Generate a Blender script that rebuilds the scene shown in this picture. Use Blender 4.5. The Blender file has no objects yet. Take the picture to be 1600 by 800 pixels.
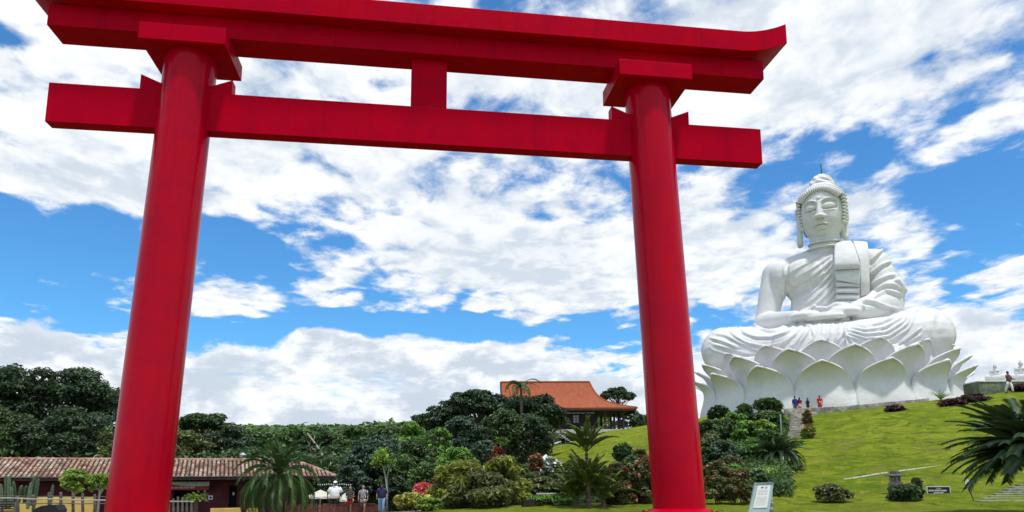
import bpy, math, random
import numpy as np
from mathutils import Matrix, Vector, noise as mnoise
random.seed(7); RNG = np.random.default_rng(11)
SC = bpy.context.scene
COL = SC.collection
pi = math.pi

# ---------------------------------------------------------------- camera
FPX, PY0, PITCH, ROLL = 1104.4, 559.0, .1622, .0037
CAMP = np.array([0.0, 0.0, 1.5])
cd = bpy.data.cameras.new('camera'); cam = bpy.data.objects.new('camera', cd); COL.objects.link(cam)
cd.sensor_width = 36; cd.lens = FPX/1600*36; cd.shift_y = (PY0-400)/1600; cd.clip_start = .1; cd.clip_end = 9000
_c, _s = math.cos(PITCH), math.sin(PITCH)
_fw = Vector((0, _c, _s)); _up0 = Vector((0, -_s, _c)); _rt0 = Vector((1, 0, 0))
_rt = _rt0*math.cos(ROLL) - _up0*math.sin(ROLL); _up = _rt0*math.sin(ROLL) + _up0*math.cos(ROLL)
M = Matrix.Identity(4)
for i in range(3):
    M[i][0] = _rt[i]; M[i][1] = _up[i]; M[i][2] = -_fw[i]; M[i][3] = CAMP[i]
cam.matrix_world = M
SC.camera = cam

def ray(px, py):
    u, v = px-800, -(py-PY0); cr, sr = math.cos(ROLL), math.sin(ROLL)
    sx, sy = (cr*u+sr*v)/FPX, (-sr*u+cr*v)/FPX
    return np.array([sx, _c-sy*_s, _s+sy*_c])
def at(px, py, Y):
    r = ray(px, py); return CAMP + r*Y/r[1]

# ---------------------------------------------------------------- light
SUN_EL, SUN_AZ = math.radians(73), math.radians(148)     # azimuth clockwise from +Y (high up, over the right shoulder)
SC.view_settings.view_transform = 'Standard'; SC.view_settings.look = 'None'
SC.view_settings.exposure = .5; SC.view_settings.gamma = 1.0
sd = bpy.data.lights.new('sun', 'SUN'); sd.energy = 2.3; sd.angle = math.radians(5); sd.color = (1, .96, .9)
sun = bpy.data.objects.new('sun', sd); COL.objects.link(sun)
sdir = Vector((math.sin(SUN_AZ)*math.cos(SUN_EL), math.cos(SUN_AZ)*math.cos(SUN_EL), math.sin(SUN_EL)))
sun.rotation_euler = sdir.to_track_quat('Z', 'Y').to_euler()

W = bpy.data.worlds.new('World'); SC.world = W; W.use_nodes = True
nt = W.node_tree; nt.nodes.clear()
class NG:
    def __init__(s, tree): s.t = tree
    def n(s, typ, **kw):
        nd = s.t.nodes.new(typ)
        ins = kw.pop('ins', {})
        for k, v in kw.items(): setattr(nd, k, v)
        for k, v in ins.items():
            sock = nd.inputs[k]
            if isinstance(v, bpy.types.NodeSocket): s.t.links.new(v, sock)
            else: sock.default_value = v
        return nd
    def math(s, op, a, b=0.0, c=0.0, clamp=False):
        return s.n('ShaderNodeMath', operation=op, use_clamp=clamp, ins={0: a, 1: b, 2: c}).outputs[0]
    def vmath(s, op, a, b=(0, 0, 0)):
        return s.n('ShaderNodeVectorMath', operation=op, ins={0: a, 1: b}).outputs[0]
    def noise(s, vec, scale, detail=4, rough=.55, dist=0.0, out=0):
        return s.n('ShaderNodeTexNoise', ins={'Vector': vec, 'Scale': scale, 'Detail': detail, 'Roughness': rough, 'Distortion': dist}).outputs[out]
    def rng(s, v, a, b, c=0.0, d=1.0, interp='SMOOTHSTEP'):
        return s.n('ShaderNodeMapRange', interpolation_type=interp, ins={0: v, 1: a, 2: b, 3: c, 4: d}).outputs[0]
    def mix(s, f, a, b, blend='MIX'):
        m = s.n('ShaderNodeMix', data_type='RGBA', blend_type=blend)
        for k, v in ((0, f), (6, a), (7, b)):
            if isinstance(v, bpy.types.NodeSocket): s.t.links.new(v, m.inputs[k])
            else: m.inputs[k].default_value = v if k == 0 else (*v[:3], 1)
        return m.outputs[2]
g = NG(nt)
dirv = g.n('ShaderNodeTexCoord').outputs['Generated']
sep = g.n('ShaderNodeSeparateXYZ', ins={0: dirv})
X, Y, Z = sep.outputs
sky = g.n('ShaderNodeTexSky', sky_type='NISHITA', sun_disc=False, sun_elevation=SUN_EL, sun_rotation=SUN_AZ,
          altitude=100, air_density=1.0, dust_density=.3, ozone_density=2.5)
skyc = g.mix(1.0, sky.outputs[0], (.44*.1, .93*.1, 1.25*.1), 'MULTIPLY')
az = g.math('ARCTAN2', X, Y)
hyp = g.math('SQRT', g.math('ADD', g.math('MULTIPLY', X, X), g.math('MULTIPLY', Y, Y)))
el = g.math('ARCTAN2', Z, hyp)
# high broken layer: directions meet a flat layer overhead
zz = g.math('ADD', g.math('MAXIMUM', Z, 0.0), .12)
plan = g.n('ShaderNodeCombineXYZ', ins={0: g.math('DIVIDE', X, zz), 1: g.math('DIVIDE', Y, zz), 2: .3}).outputs[0]
planr = g.n('ShaderNodeMapping', ins={0: plan, 'Rotation': (0, 0, .5), 'Scale': (1.15, 1.0, 1)}).outputs[0]
n_big = g.noise(planr, 1.1, 3, .5, .2)
n_mid = g.noise(planr, 4.2, 9, .62, .25)
n_fine = g.noise(planr, 13, 7, .62, .35)
n_puff = g.noise(planr, 8.5, 3, .5, .5)
ae = g.n('ShaderNodeCombineXYZ', ins={0: az, 1: el, 2: 0.0}).outputs[0]
aew = g.vmath('ADD', ae, g.vmath('SCALE', g.vmath('SUBTRACT', g.noise(plan, 2.5, 3, .5, 0, 1), (.5, .5, .5))))
aew.node.inputs[1].links[0].from_node.inputs['Scale'].default_value = .16
def blob(px, py, rx, ry, amp, src=None):
    d = ray(px, py); a0 = math.atan2(d[0], d[1]); e0 = math.atan2(d[2], math.hypot(d[0], d[1]))
    d1 = ray(px+rx, py); d2 = ray(px, py-ry)
    ra = abs(math.atan2(d1[0], d1[1])-a0); re = abs(math.atan2(d2[2], math.hypot(d2[0], d2[1]))-e0)
    v = g.vmath('SUBTRACT', src or aew, (a0, e0, 0)); v = g.vmath('MULTIPLY', v, (1/ra, 1/re, 0))
    L = g.n('ShaderNodeVectorMath', operation='LENGTH', ins={0: v}).outputs['Value']
    return g.rng(L, 1.25, .25, 0.0, amp)
def blobs(lst, src=None):
    o = None
    for b in lst:
        x = blob(*b, src=src); o = x if o is None else g.math('ADD', o, x)
    return o
HIGH = [(70, 400, 200, 105, -.42), (0, 30, 80, 35, -.20), (390, 385, 130, 45, -.30), (690, 280, 80, 40, -.10), (520, 110, 220, 60, .14), (650, 250, 360, 70, .10), (1120, 120, 160, 120, .10), (620, 515, 620, 34, -.45),
        (1190, 290, 90, 38, -.17), (1520, 340, 130, 120, -.42), (1440, 270, 120, 40, -.2), (180, 440, 160, 16, .14),
        (830, 400, 260, 85, .30), (900, 150, 500, 120, .10), (1250, 80, 320, 120, .3), (560, 300, 260, 110, .07), (150, 250, 230, 60, .2),
        (1130, 400, 130, 130, .22), (1400, 340, 90, 90, .16), (1400, 560, 200, 90, .3), (320, 110, 90, 30, .05), (1560, 420, 120, 25, .2)]
bias = blobs(HIGH)
dens = g.math('ADD', g.math('MULTIPLY', n_mid, .9), g.math('MULTIPLY', n_fine, .25))
dens = g.math('ADD', dens, g.math('MULTIPLY', g.math('SUBTRACT', n_big, .5), .35))
dens = g.math('ADD', dens, g.math('MULTIPLY', g.math('SUBTRACT', n_puff, .5), .42))
dens = g.math('ADD', dens, bias)
cov1 = g.rng(dens, .43, .69)
# cumulus bank low over the hills
wobv = g.n('ShaderNodeMapping', ins={0: ae, 'Scale': (1.0, 1.7, 1)}).outputs[0]
nb1 = g.noise(wobv, 7, 8, .58, .1)
nb2 = g.noise(wobv, 22, 5, .6, .1)
d530 = ray(700, 540); e_top = math.atan2(d530[2], math.hypot(d530[0], d530[1]))
LOW = [(510, 535, 75, 40, .075), (740, 560, 200, 45, .05), (40, 545, 200, 35, .03), (1480, 500, 160, 80, .05), (620, 545, 80, 30, .03)]
top = g.math('ADD', blobs(LOW, ae), e_top-.02)
top = g.math('ADD', top, g.math('MULTIPLY', g.math('SUBTRACT', nb1, .5), .15))
top = g.math('ADD', top, g.math('MULTIPLY', g.math('SUBTRACT', nb2, .5), .05))
hgt = g.math('SUBTRACT', top, el)
cov2 = g.rng(hgt, -.004, .016)
gap = g.rng(g.noise(g.n('ShaderNodeMapping', ins={0: ae, 'Scale': (1, 4, 1), 'Location': (3, 1, 0)}).outputs[0], 5, 6, .62), .54, .66)
cov2 = g.math('MULTIPLY', cov2, g.math('SUBTRACT', 1.0, g.math('MULTIPLY', gap, .55)))
sh1 = g.noise(planr, 2.6, 6, .6, .3)
grey = blobs([(780, 400, 230, 70, .35), (1500, 60, 260, 120, .22)])
shade1 = g.math('SUBTRACT', g.rng(g.math('ADD', g.math('MULTIPLY', sh1, .8), g.math('ADD', g.math('MULTIPLY', n_fine, .45), g.math('MULTIPLY', n_puff, .75))), .78, 1.16), grey)
shade1 = g.math('MAXIMUM', g.math('MINIMUM', shade1, 1.0), 0.0)
c1 = g.mix(shade1, (.47, .53, .60), (.73, .745, .76))
sh2v = g.n('ShaderNodeMapping', ins={0: ae, 'Location': (0, .012, 0), 'Scale': (1.0, 2.2, 1)}).outputs[0]
sh2 = g.math('SUBTRACT', g.noise(wobv, 9, 7, .6, .2), g.math('MULTIPLY', g.math('SUBTRACT', g.noise(sh2v, 11, 6, .6, .2), .5), .9))
shade2 = g.math('ADD', g.rng(sh2, .40, .62), g.rng(hgt, .035, .0, 0, .45))
shade2 = g.math('MINIMUM', shade2, 1.0)
c2 = g.mix(shade2, (.44, .50, .575), (.71, .73, .76))
col = g.mix(cov1, skyc, c1)
col = g.mix(cov2, col, c2)
hor = g.rng(el, .0, -.05)
col = g.mix(hor, col, (.22, .24, .2))
bg = g.n('ShaderNodeBackground', ins={'Color': col, 'Strength': 1.0})
g.n('ShaderNodeOutputWorld', ins={'Surface': bg.outputs[0]})
W.cycles.sampling_method = 'MANUAL'; W.cycles.sample_map_resolution = 512

# ---------------------------------------------------------------- helpers
def tag(o, label=None, cat=None, group=None, kind=None):
    if label: o['label'] = label
    if cat: o['category'] = cat
    if group: o['group'] = group
    if kind: o['kind'] = kind
    return o
def empty(name, loc, rz=0, label=None, cat=None, group=None):
    o = bpy.data.objects.new(name, None); COL.objects.link(o); o.location = Vector([float(v) for v in loc]); o.rotation_euler = (0, 0, rz)
    o.empty_display_size = .3
    return tag(o, label, cat, group)
def mesh_np(name, V, F, smooth=False):
    """V (n,3); F (m,k) one polygon size"""
    me = bpy.data.meshes.new(name); V = np.asarray(V, np.float32); F = np.asarray(F, np.int32)
    me.vertices.add(len(V)); me.vertices.foreach_set('co', V.ravel())
    k = F.shape[1]; me.loops.add(F.size); me.loops.foreach_set('vertex_index', F.ravel())
    me.polygons.add(len(F)); me.polygons.foreach_set('loop_start', np.arange(0, F.size, k, dtype=np.int32))
    me.polygons.foreach_set('loop_total', np.full(len(F), k, np.int32))
    me.polygons.foreach_set('use_smooth', np.full(len(F), smooth))
    me.update(calc_edges=True); return me
def obj(name, me, mat=None, parent=None, loc=None):
    o = bpy.data.objects.new(name, me); COL.objects.link(o)
    if mat and not me.materials: me.materials.append(mat)
    if parent: o.parent = parent
    if loc is not None: o.location = [float(v) for v in loc]
    return o
class MB:
    def __init__(s): s.v = []; s.f = []
    def add(s, V, F):
        b = len(s.v); s.v += [tuple(float(c) for c in v) for v in V]; s.f += [tuple(int(i)+b for i in f) for f in F]; return s
    def box(s, x0, x1, y0, y1, z0, z1):
        V = [(x, y, z) for z in (z0, z1) for y in (y0, y1) for x in (x0, x1)]
        return s.add(V, [(0, 2, 3, 1), (4, 5, 7, 6), (0, 1, 5, 4), (2, 6, 7, 3), (0, 4, 6, 2), (1, 3, 7, 5)])
    def obox(s, c, ax, ay, az_):
        c, ax, ay, az_ = map(np.array, (c, ax, ay, az_))
        V = [c+i*ax+j*ay+k*az_ for k in (-1, 1) for j in (-1, 1) for i in (-1, 1)]
        return s.add(V, [(0, 2, 3, 1), (4, 5, 7, 6), (0, 1, 5, 4), (2, 6, 7, 3), (0, 4, 6, 2), (1, 3, 7, 5)])
    def tube(s, pts, rad, n=8, caps=True):
        pts = [np.array(p, float) for p in pts]
        if not hasattr(rad, '__len__'): rad = [rad]*len(pts)
        V = []; F = []; ref = np.array([.13, .21, 1.0])
        for i, p in enumerate(pts):
            t = pts[min(i+1, len(pts)-1)]-pts[max(i-1, 0)]; t = t/(np.linalg.norm(t)+1e-9)
            if i == 0:
                a = np.cross(t, ref if abs(t@ref) < .95*np.linalg.norm(ref) else np.array([1., 0, 0]))
            else: a = a-t*(a@t)
            a = a/np.linalg.norm(a); b = np.cross(t, a)
            for k in range(n):
                th = 2*pi*k/n; V.append(p+rad[i]*(a*math.cos(th)+b*math.sin(th)))
        for i in range(len(pts)-1):
            for k in range(n):
                k2 = (k+1) % n; F.append((i*n+k, i*n+k2, (i+1)*n+k2, (i+1)*n+k))
        if caps: F.append(tuple(range(n-1, -1, -1))); F.append(tuple((len(pts)-1)*n+k for k in range(n)))
        return s.add(V, F)
    def lathe(s, prof, n=24, c=(0, 0, 0)):
        V = []; F = []
        for r, z in prof:
            for k in range(n):
                th = 2*pi*k/n; V.append((c[0]+r*math.cos(th), c[1]+r*math.sin(th), c[2]+z))
        for i in range(len(prof)-1):
            for k in range(n):
                k2 = (k+1) % n; F.append((i*n+k, i*n+k2, (i+1)*n+k2, (i+1)*n+k))
        F.append(tuple(range(n-1, -1, -1))); F.append(tuple((len(prof)-1)*n+k for k in range(n)))
        return s.add(V, F)
    def ell(s, c, r, nu=16, nv=10, R=None):
        V = []; F = []
        for j in range(nv+1):
            ph = pi*j/nv
            for i in range(nu):
                th = 2*pi*i/nu; p = np.array([r[0]*math.sin(ph)*math.cos(th), r[1]*math.sin(ph)*math.sin(th), r[2]*math.cos(ph)])
                if R is not None: p = R @ p
                V.append(p+np.array(c))
        for j in range(nv):
            for i in range(nu):
                i2 = (i+1) % nu; F.append((j*nu+i, (j+1)*nu+i, (j+1)*nu+i2, j*nu+i2))
        return s.add(V, F)
    def prism(s, poly, y0, y1):
        """poly in xz, extruded along y"""
        n = len(poly); V = [(x, y0, z) for x, z in poly]+[(x, y1, z) for x, z in poly]
        F = [tuple(range(n)), tuple(range(2*n-1, n-1, -1))]+[(i, i+n, (i+1) % n+n, (i+1) % n) for i in range(n)]
        return s.add(V, F)
    def mesh(s, name, smooth=False, weld=False):
        me = bpy.data.meshes.new(name); me.from_pydata(s.v, [], s.f)
        if smooth: me.polygons.foreach_set('use_smooth', [True]*len(me.polygons))
        me.update(); return me
    def build(s, name, mat, parent=None, loc=None, smooth=False, bevel=0):
        o = obj(name, s.mesh(name, smooth), mat, parent, loc)
        if bevel:
            m = o.modifiers.new('bevel', 'BEVEL'); m.width = bevel; m.segments = 2; m.limit_method = 'ANGLE'
        return o
def autosmooth(o, ang=.6):
    me = o.data; me.polygons.foreach_set('use_smooth', [True]*len(me.polygons))
    me.set_sharp_from_angle(angle=ang) if hasattr(me, 'set_sharp_from_angle') else None
def copy_tree(o, parent=None):
    c = o.copy(); COL.objects.link(c); c.parent = parent
    for ch in list(o.children): copy_tree(ch, c)
    return c
MATS = {}
def mat(name, col, rough=.7, var=.25, scale=3.0, bump=.0, bscale=20, spec=.4, coat=0, metal=0, island=0.0, trans=0, detail=5, col2=None, emit=None):
    m = bpy.data.materials.new(name); m.use_nodes = True; t = m.node_tree; t.nodes.clear(); q = NG(t)
    tc = q.n('ShaderNodeTexCoord').outputs['Object']
    nz = q.noise(tc, scale, detail, .6, .3)
    dark = tuple(c*(1-var) for c in col); lite = tuple(min(1, c*(1+var)) for c in col)
    c = q.mix(q.rng(nz, .3, .7), dark, lite)
    if col2: c = q.mix(q.rng(q.noise(tc, scale*.37, 4, .6, .5), .45, .62), c, col2)
    if island:
        gi = q.n('ShaderNodeNewGeometry').outputs['Random Per Island']
        c = q.n('ShaderNodeHueSaturation', ins={'Color': c, 'Value': q.rng(gi, 0, 1, 1-island, 1+island, 'LINEAR'), 'Hue': q.rng(q.math('FRACT', q.math('MULTIPLY', gi, 7.31)), 0, 1, .5-island*.05, .5+island*.04, 'LINEAR')}).outputs[0]
    p = q.n('ShaderNodeBsdfPrincipled', ins={'Base Color': c, 'Roughness': rough, 'Specular IOR Level': spec, 'Coat Weight': coat, 'Metallic': metal})
    if bump:
        b = q.n('ShaderNodeBump', ins={'Height': q.noise(tc, bscale, 5, .6), 'Strength': bump, 'Distance': 1.0/bscale}); t.links.new(b.outputs[0], p.inputs['Normal'])
    sh = p.outputs[0]
    if trans:
        tr = q.n('ShaderNodeBsdfTranslucent', ins={'Color': c}); sh = q.n('ShaderNodeMixShader', ins={0: trans, 1: sh, 2: tr.outputs[0]}).outputs[0]
    q.n('ShaderNodeOutputMaterial', ins={'Surface': sh}); MATS[name] = m; return m

# ---------------------------------------------------------------- terrain
TC = [-400, 0, 300, 560, 720, 800, 860, 905, 950, 1010, 1100, 1200, 1300, 1450, 1600, 2000]
TR = [-60, 20, 30, 36, 45, 52, 57, 62, 67, 75, 90, 110, 150, 240, 330, 480, 900, 4000]
TZ = {
 -400: [0, 0, -.1, -.6, -1.4, -1.8, -1.8, -1.8, -1.8, -1.6, -1, 0, 3, 9, 17, 20, 10, 0],
 0:    [0, 0, -.1, -.6, -1.4, -1.8, -1.8, -1.8, -1.8, -1.6, -1, 0, 3, 9, 17, 20, 10, 0],
 300:  [0, 0, -.1, -.6, -1.4, -1.8, -1.8, -1.8, -1.8, -1.6, -1, 0, 4, 10, 18, 20, 10, 0],
 560:  [0, 0, -.1, -.5, -1.2, -1.4, -1.4, -1.2, -1, -.6, 0, 1.5, 5, 11, 16, 20, 10, 0],
 720:  [0, 0, -.05, -.2, -.5, -.3, -.1, .2, .6, 1.2, 2.2, 3.5, 6, 9, 12, 16, 10, 0],
 800:  [0, 0, 0, -.1, -.1, .3, .6, 1.0, 1.4, 2.2, 3.6, 5.5, 6.5, 8, 10, 12, 9, 0],
 860:  [0, 0, 0, 0, .2, .7, 1.1, 1.6, 2.1, 3.0, 4.4, 6.5, 7, 8, 9, 9, 8, 0],
 905:  [0, 0, 0, 0, .3, .9, 1.4, 2.0, 2.7, 3.8, 5.6, 7.0, 7.2, 8, 8, 8, 8, 0],
 950:  [0, 0, 0, 0, .5, 1.2, 1.8, 2.5, 3.2, 4.5, 6.8, 7.3, 7.6, 8, 8, 8, 8, 0],
 1010: [0, 0, 0, .05, .7, 1.6, 2.3, 3.1, 3.9, 5.4, 7.5, 7.9, 7.8, 8, 8, 8, 8, 0],
 1100: [0, 0, 0, .2, 1.5, 2.8, 3.8, 5.0, 6.1, 7.4, 7.8, 7.8, 8, 8, 8, 8, 8, 0],
 1200: [0, 0, 0, .2, 1.7, 3.2, 4.2, 5.6, 7.1, 7.55, 7.8, 7.8, 8, 8, 8, 8, 8, 0],
 1300: [0, 0, 0, .3, 2.1, 3.8, 5.1, 6.3, 7.2, 7.6, 7.8, 7.8, 8, 8, 8, 8, 8, 0],
 1450: [0, 0, .05, .6, 2.8, 4.9, 6.4, 7.7, 7.9, 8.0, 8, 8, 8, 8, 8, 8, 8, 0],
 1600: [0, 0, .1, .9, 3.4, 5.9, 7.5, 8.7, 9.0, 9.0, 8.8, 8.6, 8, 8, 8, 8, 8, 0],
 2000: [0, 0, .2, 1.2, 4.0, 6.8, 8.4, 9.3, 9.5, 9.5, 9.3, 9, 8.5, 8, 8, 8, 8, 0]}
TA = np.array([TZ[c] for c in TC], float)
TCa, TRa = np.array(TC, float), np.array(TR, float)
def terr(x, y):
    x = np.asarray(x, float); y = np.asarray(y, float)
    u = 800+FPX*x/np.maximum(y, 25.0)
    u = np.clip(u, TC[0], TC[-1]); v = np.clip(y, TR[0], TR[-1])
    i = np.clip(np.searchsorted(TCa, u)-1, 0, len(TC)-2); j = np.clip(np.searchsorted(TRa, v)-1, 0, len(TR)-2)
    a = (u-TCa[i])/(TCa[i+1]-TCa[i]); b = (v-TRa[j])/(TRa[j+1]-TRa[j])
    return (TA[i, j]*(1-a)+TA[i+1, j]*a)*(1-b)+(TA[i, j+1]*(1-a)+TA[i+1, j+1]*a)*b
def terr_s(x, y):
    """smoothed"""
    s = 0
    for dx, dy, w in ((0, 0, .28), (1.6, 0, .18), (-1.6, 0, .18), (0, 1.6, .18), (0, -1.6, .18)): s = s+w*terr(np.asarray(x)+dx, np.asarray(y)+dy)
    return s
def gz(x, y): return float(terr_s(x, y))
def hit(px, py, y0=24, y1=110):
    """where a line of sight meets the ground"""
    r = ray(px, py); prev = None
    for Yv in np.arange(y0, y1, .1):
        p = CAMP+r*Yv/r[1]
        if p[2] <= gz(p[0], p[1]): return np.array([p[0], p[1], gz(p[0], p[1])])
    p = CAMP+r*y1/r[1]; return np.array([p[0], p[1], gz(p[0], p[1])])
def gnd(px, Y):
    p = at(px, 740, Y); return np.array([p[0], p[1], gz(p[0], p[1])])

def grid_lines(a, b, fine0, fine1, st):
    L = list(np.arange(fine0, fine1+.01, st)); s = st; v = fine0
    while v > a: s *= 1.25; v -= s; L.insert(0, v)
    s = st; v = fine1
    while v < b: s *= 1.25; v += s; L.append(v)
    return np.array(L)
gx = grid_lines(-3500, 3500, -60, 75, .9); gy = grid_lines(-2500, 4200, 15, 120, .9)
GX, GY = np.meshgrid(gx, gy)
GZ = terr_s(GX, GY)
nzv = np.array([mnoise.fractal(Vector((x*.22, y*.22, 0)), 1.0, 2.0, 3) if (-60 < x < 75 and 26 < y < 120) else 0 for x, y in zip(GX.ravel(), GY.ravel())]).reshape(GX.shape)
GZ = GZ+nzv*.16*np.clip((GY-26)/10, 0, 1)
nx, ny = len(gx), len(gy)
idx = np.arange(nx*ny).reshape(ny, nx)
F = np.stack([idx[:-1, :-1], idx[:-1, 1:], idx[1:, 1:], idx[1:, :-1]], -1).reshape(-1, 4)
m = bpy.data.materials.new('lawn'); m.use_nodes = True; t = m.node_tree; t.nodes.clear(); q = NG(t)
pos = q.n('ShaderNodeNewGeometry').outputs['Position']
n1 = q.noise(pos, .22, 5, .6, .6); n2 = q.noise(pos, 1.6, 6, .65, .4); n3 = q.noise(pos, 9, 5, .7)
c = q.mix(q.rng(n1, .35, .65), (.175, .250, .014), (.300, .355, .030))
ns_ = q.noise(q.n('ShaderNodeMapping', ins={0: pos, 'Scale': (1, 1.0, 1), 'Rotation': (0, 0, .4)}).outputs[0], .9, 7, .7, 1.2)
c = q.mix(q.math('MULTIPLY', q.rng(ns_, .50, .60), .75), c, (.085, .135, .012))
c = q.mix(q.math('MULTIPLY', q.rng(ns_, .46, .36), .7), c, (.44, .46, .05))
c = q.mix(q.math('MULTIPLY', q.rng(n2, .48, .72), .5), c, (.27, .29, .04))
c = q.mix(q.math('MULTIPLY', q.rng(q.noise(q.vmath('ADD', pos, (31, 7, 0)), .28, 7, .7, 1.0), .52, .68), .65), c, (.30, .25, .07))
c = q.mix(q.math('MULTIPLY', q.rng(n3, .35, .65), .35), c, (.09, .15, .012))
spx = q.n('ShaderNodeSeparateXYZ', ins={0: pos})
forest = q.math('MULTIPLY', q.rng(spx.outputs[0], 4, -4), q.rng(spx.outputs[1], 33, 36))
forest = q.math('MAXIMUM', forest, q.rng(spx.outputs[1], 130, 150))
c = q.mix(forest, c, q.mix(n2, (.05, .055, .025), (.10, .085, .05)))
p = q.n('ShaderNodeBsdfPrincipled', ins={'Base Color': c, 'Roughness': .95, 'Specular IOR Level': .04})
hh = q.math('ADD', q.math('MULTIPLY', n2, .6), q.math('MULTIPLY', q.noise(pos, 14, 4, .7), .35))
b = q.n('ShaderNodeBump', ins={'Height': hh, 'Strength': 1.0, 'Distance': .5}); t.links.new(b.outputs[0], p.inputs['Normal'])
q.n('ShaderNodeOutputMaterial', ins={'Surface': p.outputs[0]})
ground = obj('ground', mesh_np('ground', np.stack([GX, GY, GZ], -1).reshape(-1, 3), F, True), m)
tag(ground, 'grass covered ground rising to the hill under the white statue', kind='structure')

# ---------------------------------------------------------------- torii gate
RED = bpy.data.materials.new('red_lacquer'); RED.use_nodes = True; t = RED.node_tree; t.nodes.clear(); q = NG(t)
tc = q.n('ShaderNodeTexCoord').outputs['Object']
c = q.mix(q.rng(q.noise(tc, .9, 6, .65, .4), .3, .7), (.47, .0002, .021), (.56, .0003, .016))
c = q.mix(q.math('MULTIPLY', q.rng(q.noise(tc, 9, 6, .7), .55, .75), .25), c, (.30, .006, .016))
c = q.mix(q.math('MULTIPLY', q.rng(q.noise(q.n('ShaderNodeMapping', ins={0: tc, 'Scale': (1, 1, .06)}).outputs[0], 3.2, 6, .7, .2), .50, .72), .35), c, (.33, .001, .014))
p = q.n('ShaderNodeBsdfPrincipled', ins={'Base Color': c, 'Roughness': q.rng(q.noise(tc, 4, 5, .6), .3, .7, .30, .42), 'Specular IOR Level': .025})
mp = q.n('ShaderNodeMapping', ins={0: tc, 'Scale': (1, 1, .25)}).outputs[0]
b = q.n('ShaderNodeBump', ins={'Height': q.noise(mp, 2.2, 3, .5), 'Strength': .12, 'Distance': .06}); t.links.new(b.outputs[0], p.inputs['Normal'])
q.n('ShaderNodeOutputMaterial', ins={'Surface': p.outputs[0]})
REDG = RED.copy(); REDG.name = 'red_gloss'
for nd in REDG.node_tree.nodes:
    if nd.type == 'BSDF_PRINCIPLED':
        for l in list(nd.inputs['Roughness'].links): REDG.node_tree.links.remove(l)
        nd.inputs['Roughness'].default_value = .19; nd.inputs['Specular IOR Level'].default_value = .12
torii = empty('torii_gate', (-2.7952, 22.2619, 0), .1374, 'huge glossy red gate of two round columns and curved lintels framing the view', 'gate')
lean = (8.29-7.68)/15.4
for sgn in (-1, 1):
    mb = MB(); mb.tube([(sgn*(8.29-lean*z), 0, z) for z in (.02, 5, 10, 14.9)], [.845-.055*z/15.4 for z in (0, 5, 10, 14.9)], 96)
    o = mb.build('column', REDG, torii); autosmooth(o)
    mb = MB(); cx = sgn*8.29
    mb.lathe([(1.28, 0), (1.28, .1), (1.20, .12), (.90, .36), (.84, .38)], 48, (cx, 0, 0)); o = mb.build('column_foot', RED, torii); autosmooth(o, .4)
    for k in range(12):
        th = 2*pi*k/12+.13; bx, by = cx+1.16*math.cos(th), 1.16*math.sin(th)
        mb = MB(); mb.lathe([(.07, .1), (.07, .2), (.045, .205), (.045, .3)], 6, (bx, by, 0)); mb.build('bolt', RED, torii)
    mb = MB(); mb.box(cx-sgn*.61-1.29, cx-sgn*.61+1.29, -1.08, 1.08, 14.84, 15.395); mb.build('capital_block', RED, torii, bevel=.012)
    for side in (-1, 1):
        x0 = cx-sgn*.54
        xo = x0+side*(1.39 if side == sgn else 1.42); xi = x0+side*.72
        mb = MB(); mb.prism([(xi, 13.632), (xo, 13.632), (xo, 14.14), (xi, 13.86)], -.2, .2); mb.build('wedge', RED, torii, bevel=.008)
mb = MB(); mb.box(-11.8, 11.8, -.23, .23, 12.32, 13.63); mb.build('tie_beam', RED, torii, bevel=.012)
mb = MB(); mb.box(-.6, .6, -.2, .2, 13.631, 15.399); mb.build('middle_strut', RED, torii, bevel=.008)
mb = MB(); mb.box(-11.9, 11.9, -.52, .52, 15.4, 16.128); mb.build('lower_lintel', RED, torii, bevel=.012)
xs = list(np.linspace(-12.6, -10.9, 12))+list(np.linspace(-8, 8, 9))+list(np.linspace(10.9, 12.6, 12))
def kz(x): return .43*max(0, (abs(x)-10.9)/1.7)**1.9
mb = MB()
poly = [(x, 16.13+kz(x)) for x in xs]+[(x, 16.9+kz(x)) for x in xs[::-1]]
n = len(xs); V = []; Fq = []
for x in xs:
    a, bq = 16.13+kz(x), 16.9+kz(x); V += [(x, -1.0, a), (x, 1.0, a), (x, 1.0, bq-.02), (x, 0, bq+.05), (x, -1.0, bq-.02)]
for i in range(n-1):
    for k in range(5): Fq.append((i*5+k, (i+1)*5+k, (i+1)*5+(k+1) % 5, i*5+(k+1) % 5))
Fq += [(0, 1, 2, 3, 4), tuple((n-1)*5+k for k in (4, 3, 2, 1, 0))]
mb.add(V, Fq); mb.build('top_lintel', RED, torii, bevel=.01)

SEAM = mat('seam_dark_red', (.20, .001, .010), .6, .1, spec=.05)
for sx in (-7.1, -3.4, 3.6, 7.0):
    MB().box(sx-.007, sx+.007, -.2322, -.2302, 12.34, 13.61).build('seam', SEAM, torii)
for sx in (-9.2, -5.0, -1.2, 2.9, 5.6, 9.4):
    MB().box(sx-.007, sx+.007, -1.0022, -1.0002, 16.15, 16.87).build('seam', SEAM, torii)
for sx in (-10.2, -3.1, 2.2, 10.3):
    MB().box(sx-.007, sx+.007, -.5222, -.5202, 15.42, 16.12).build('seam', SEAM, torii)

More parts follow.
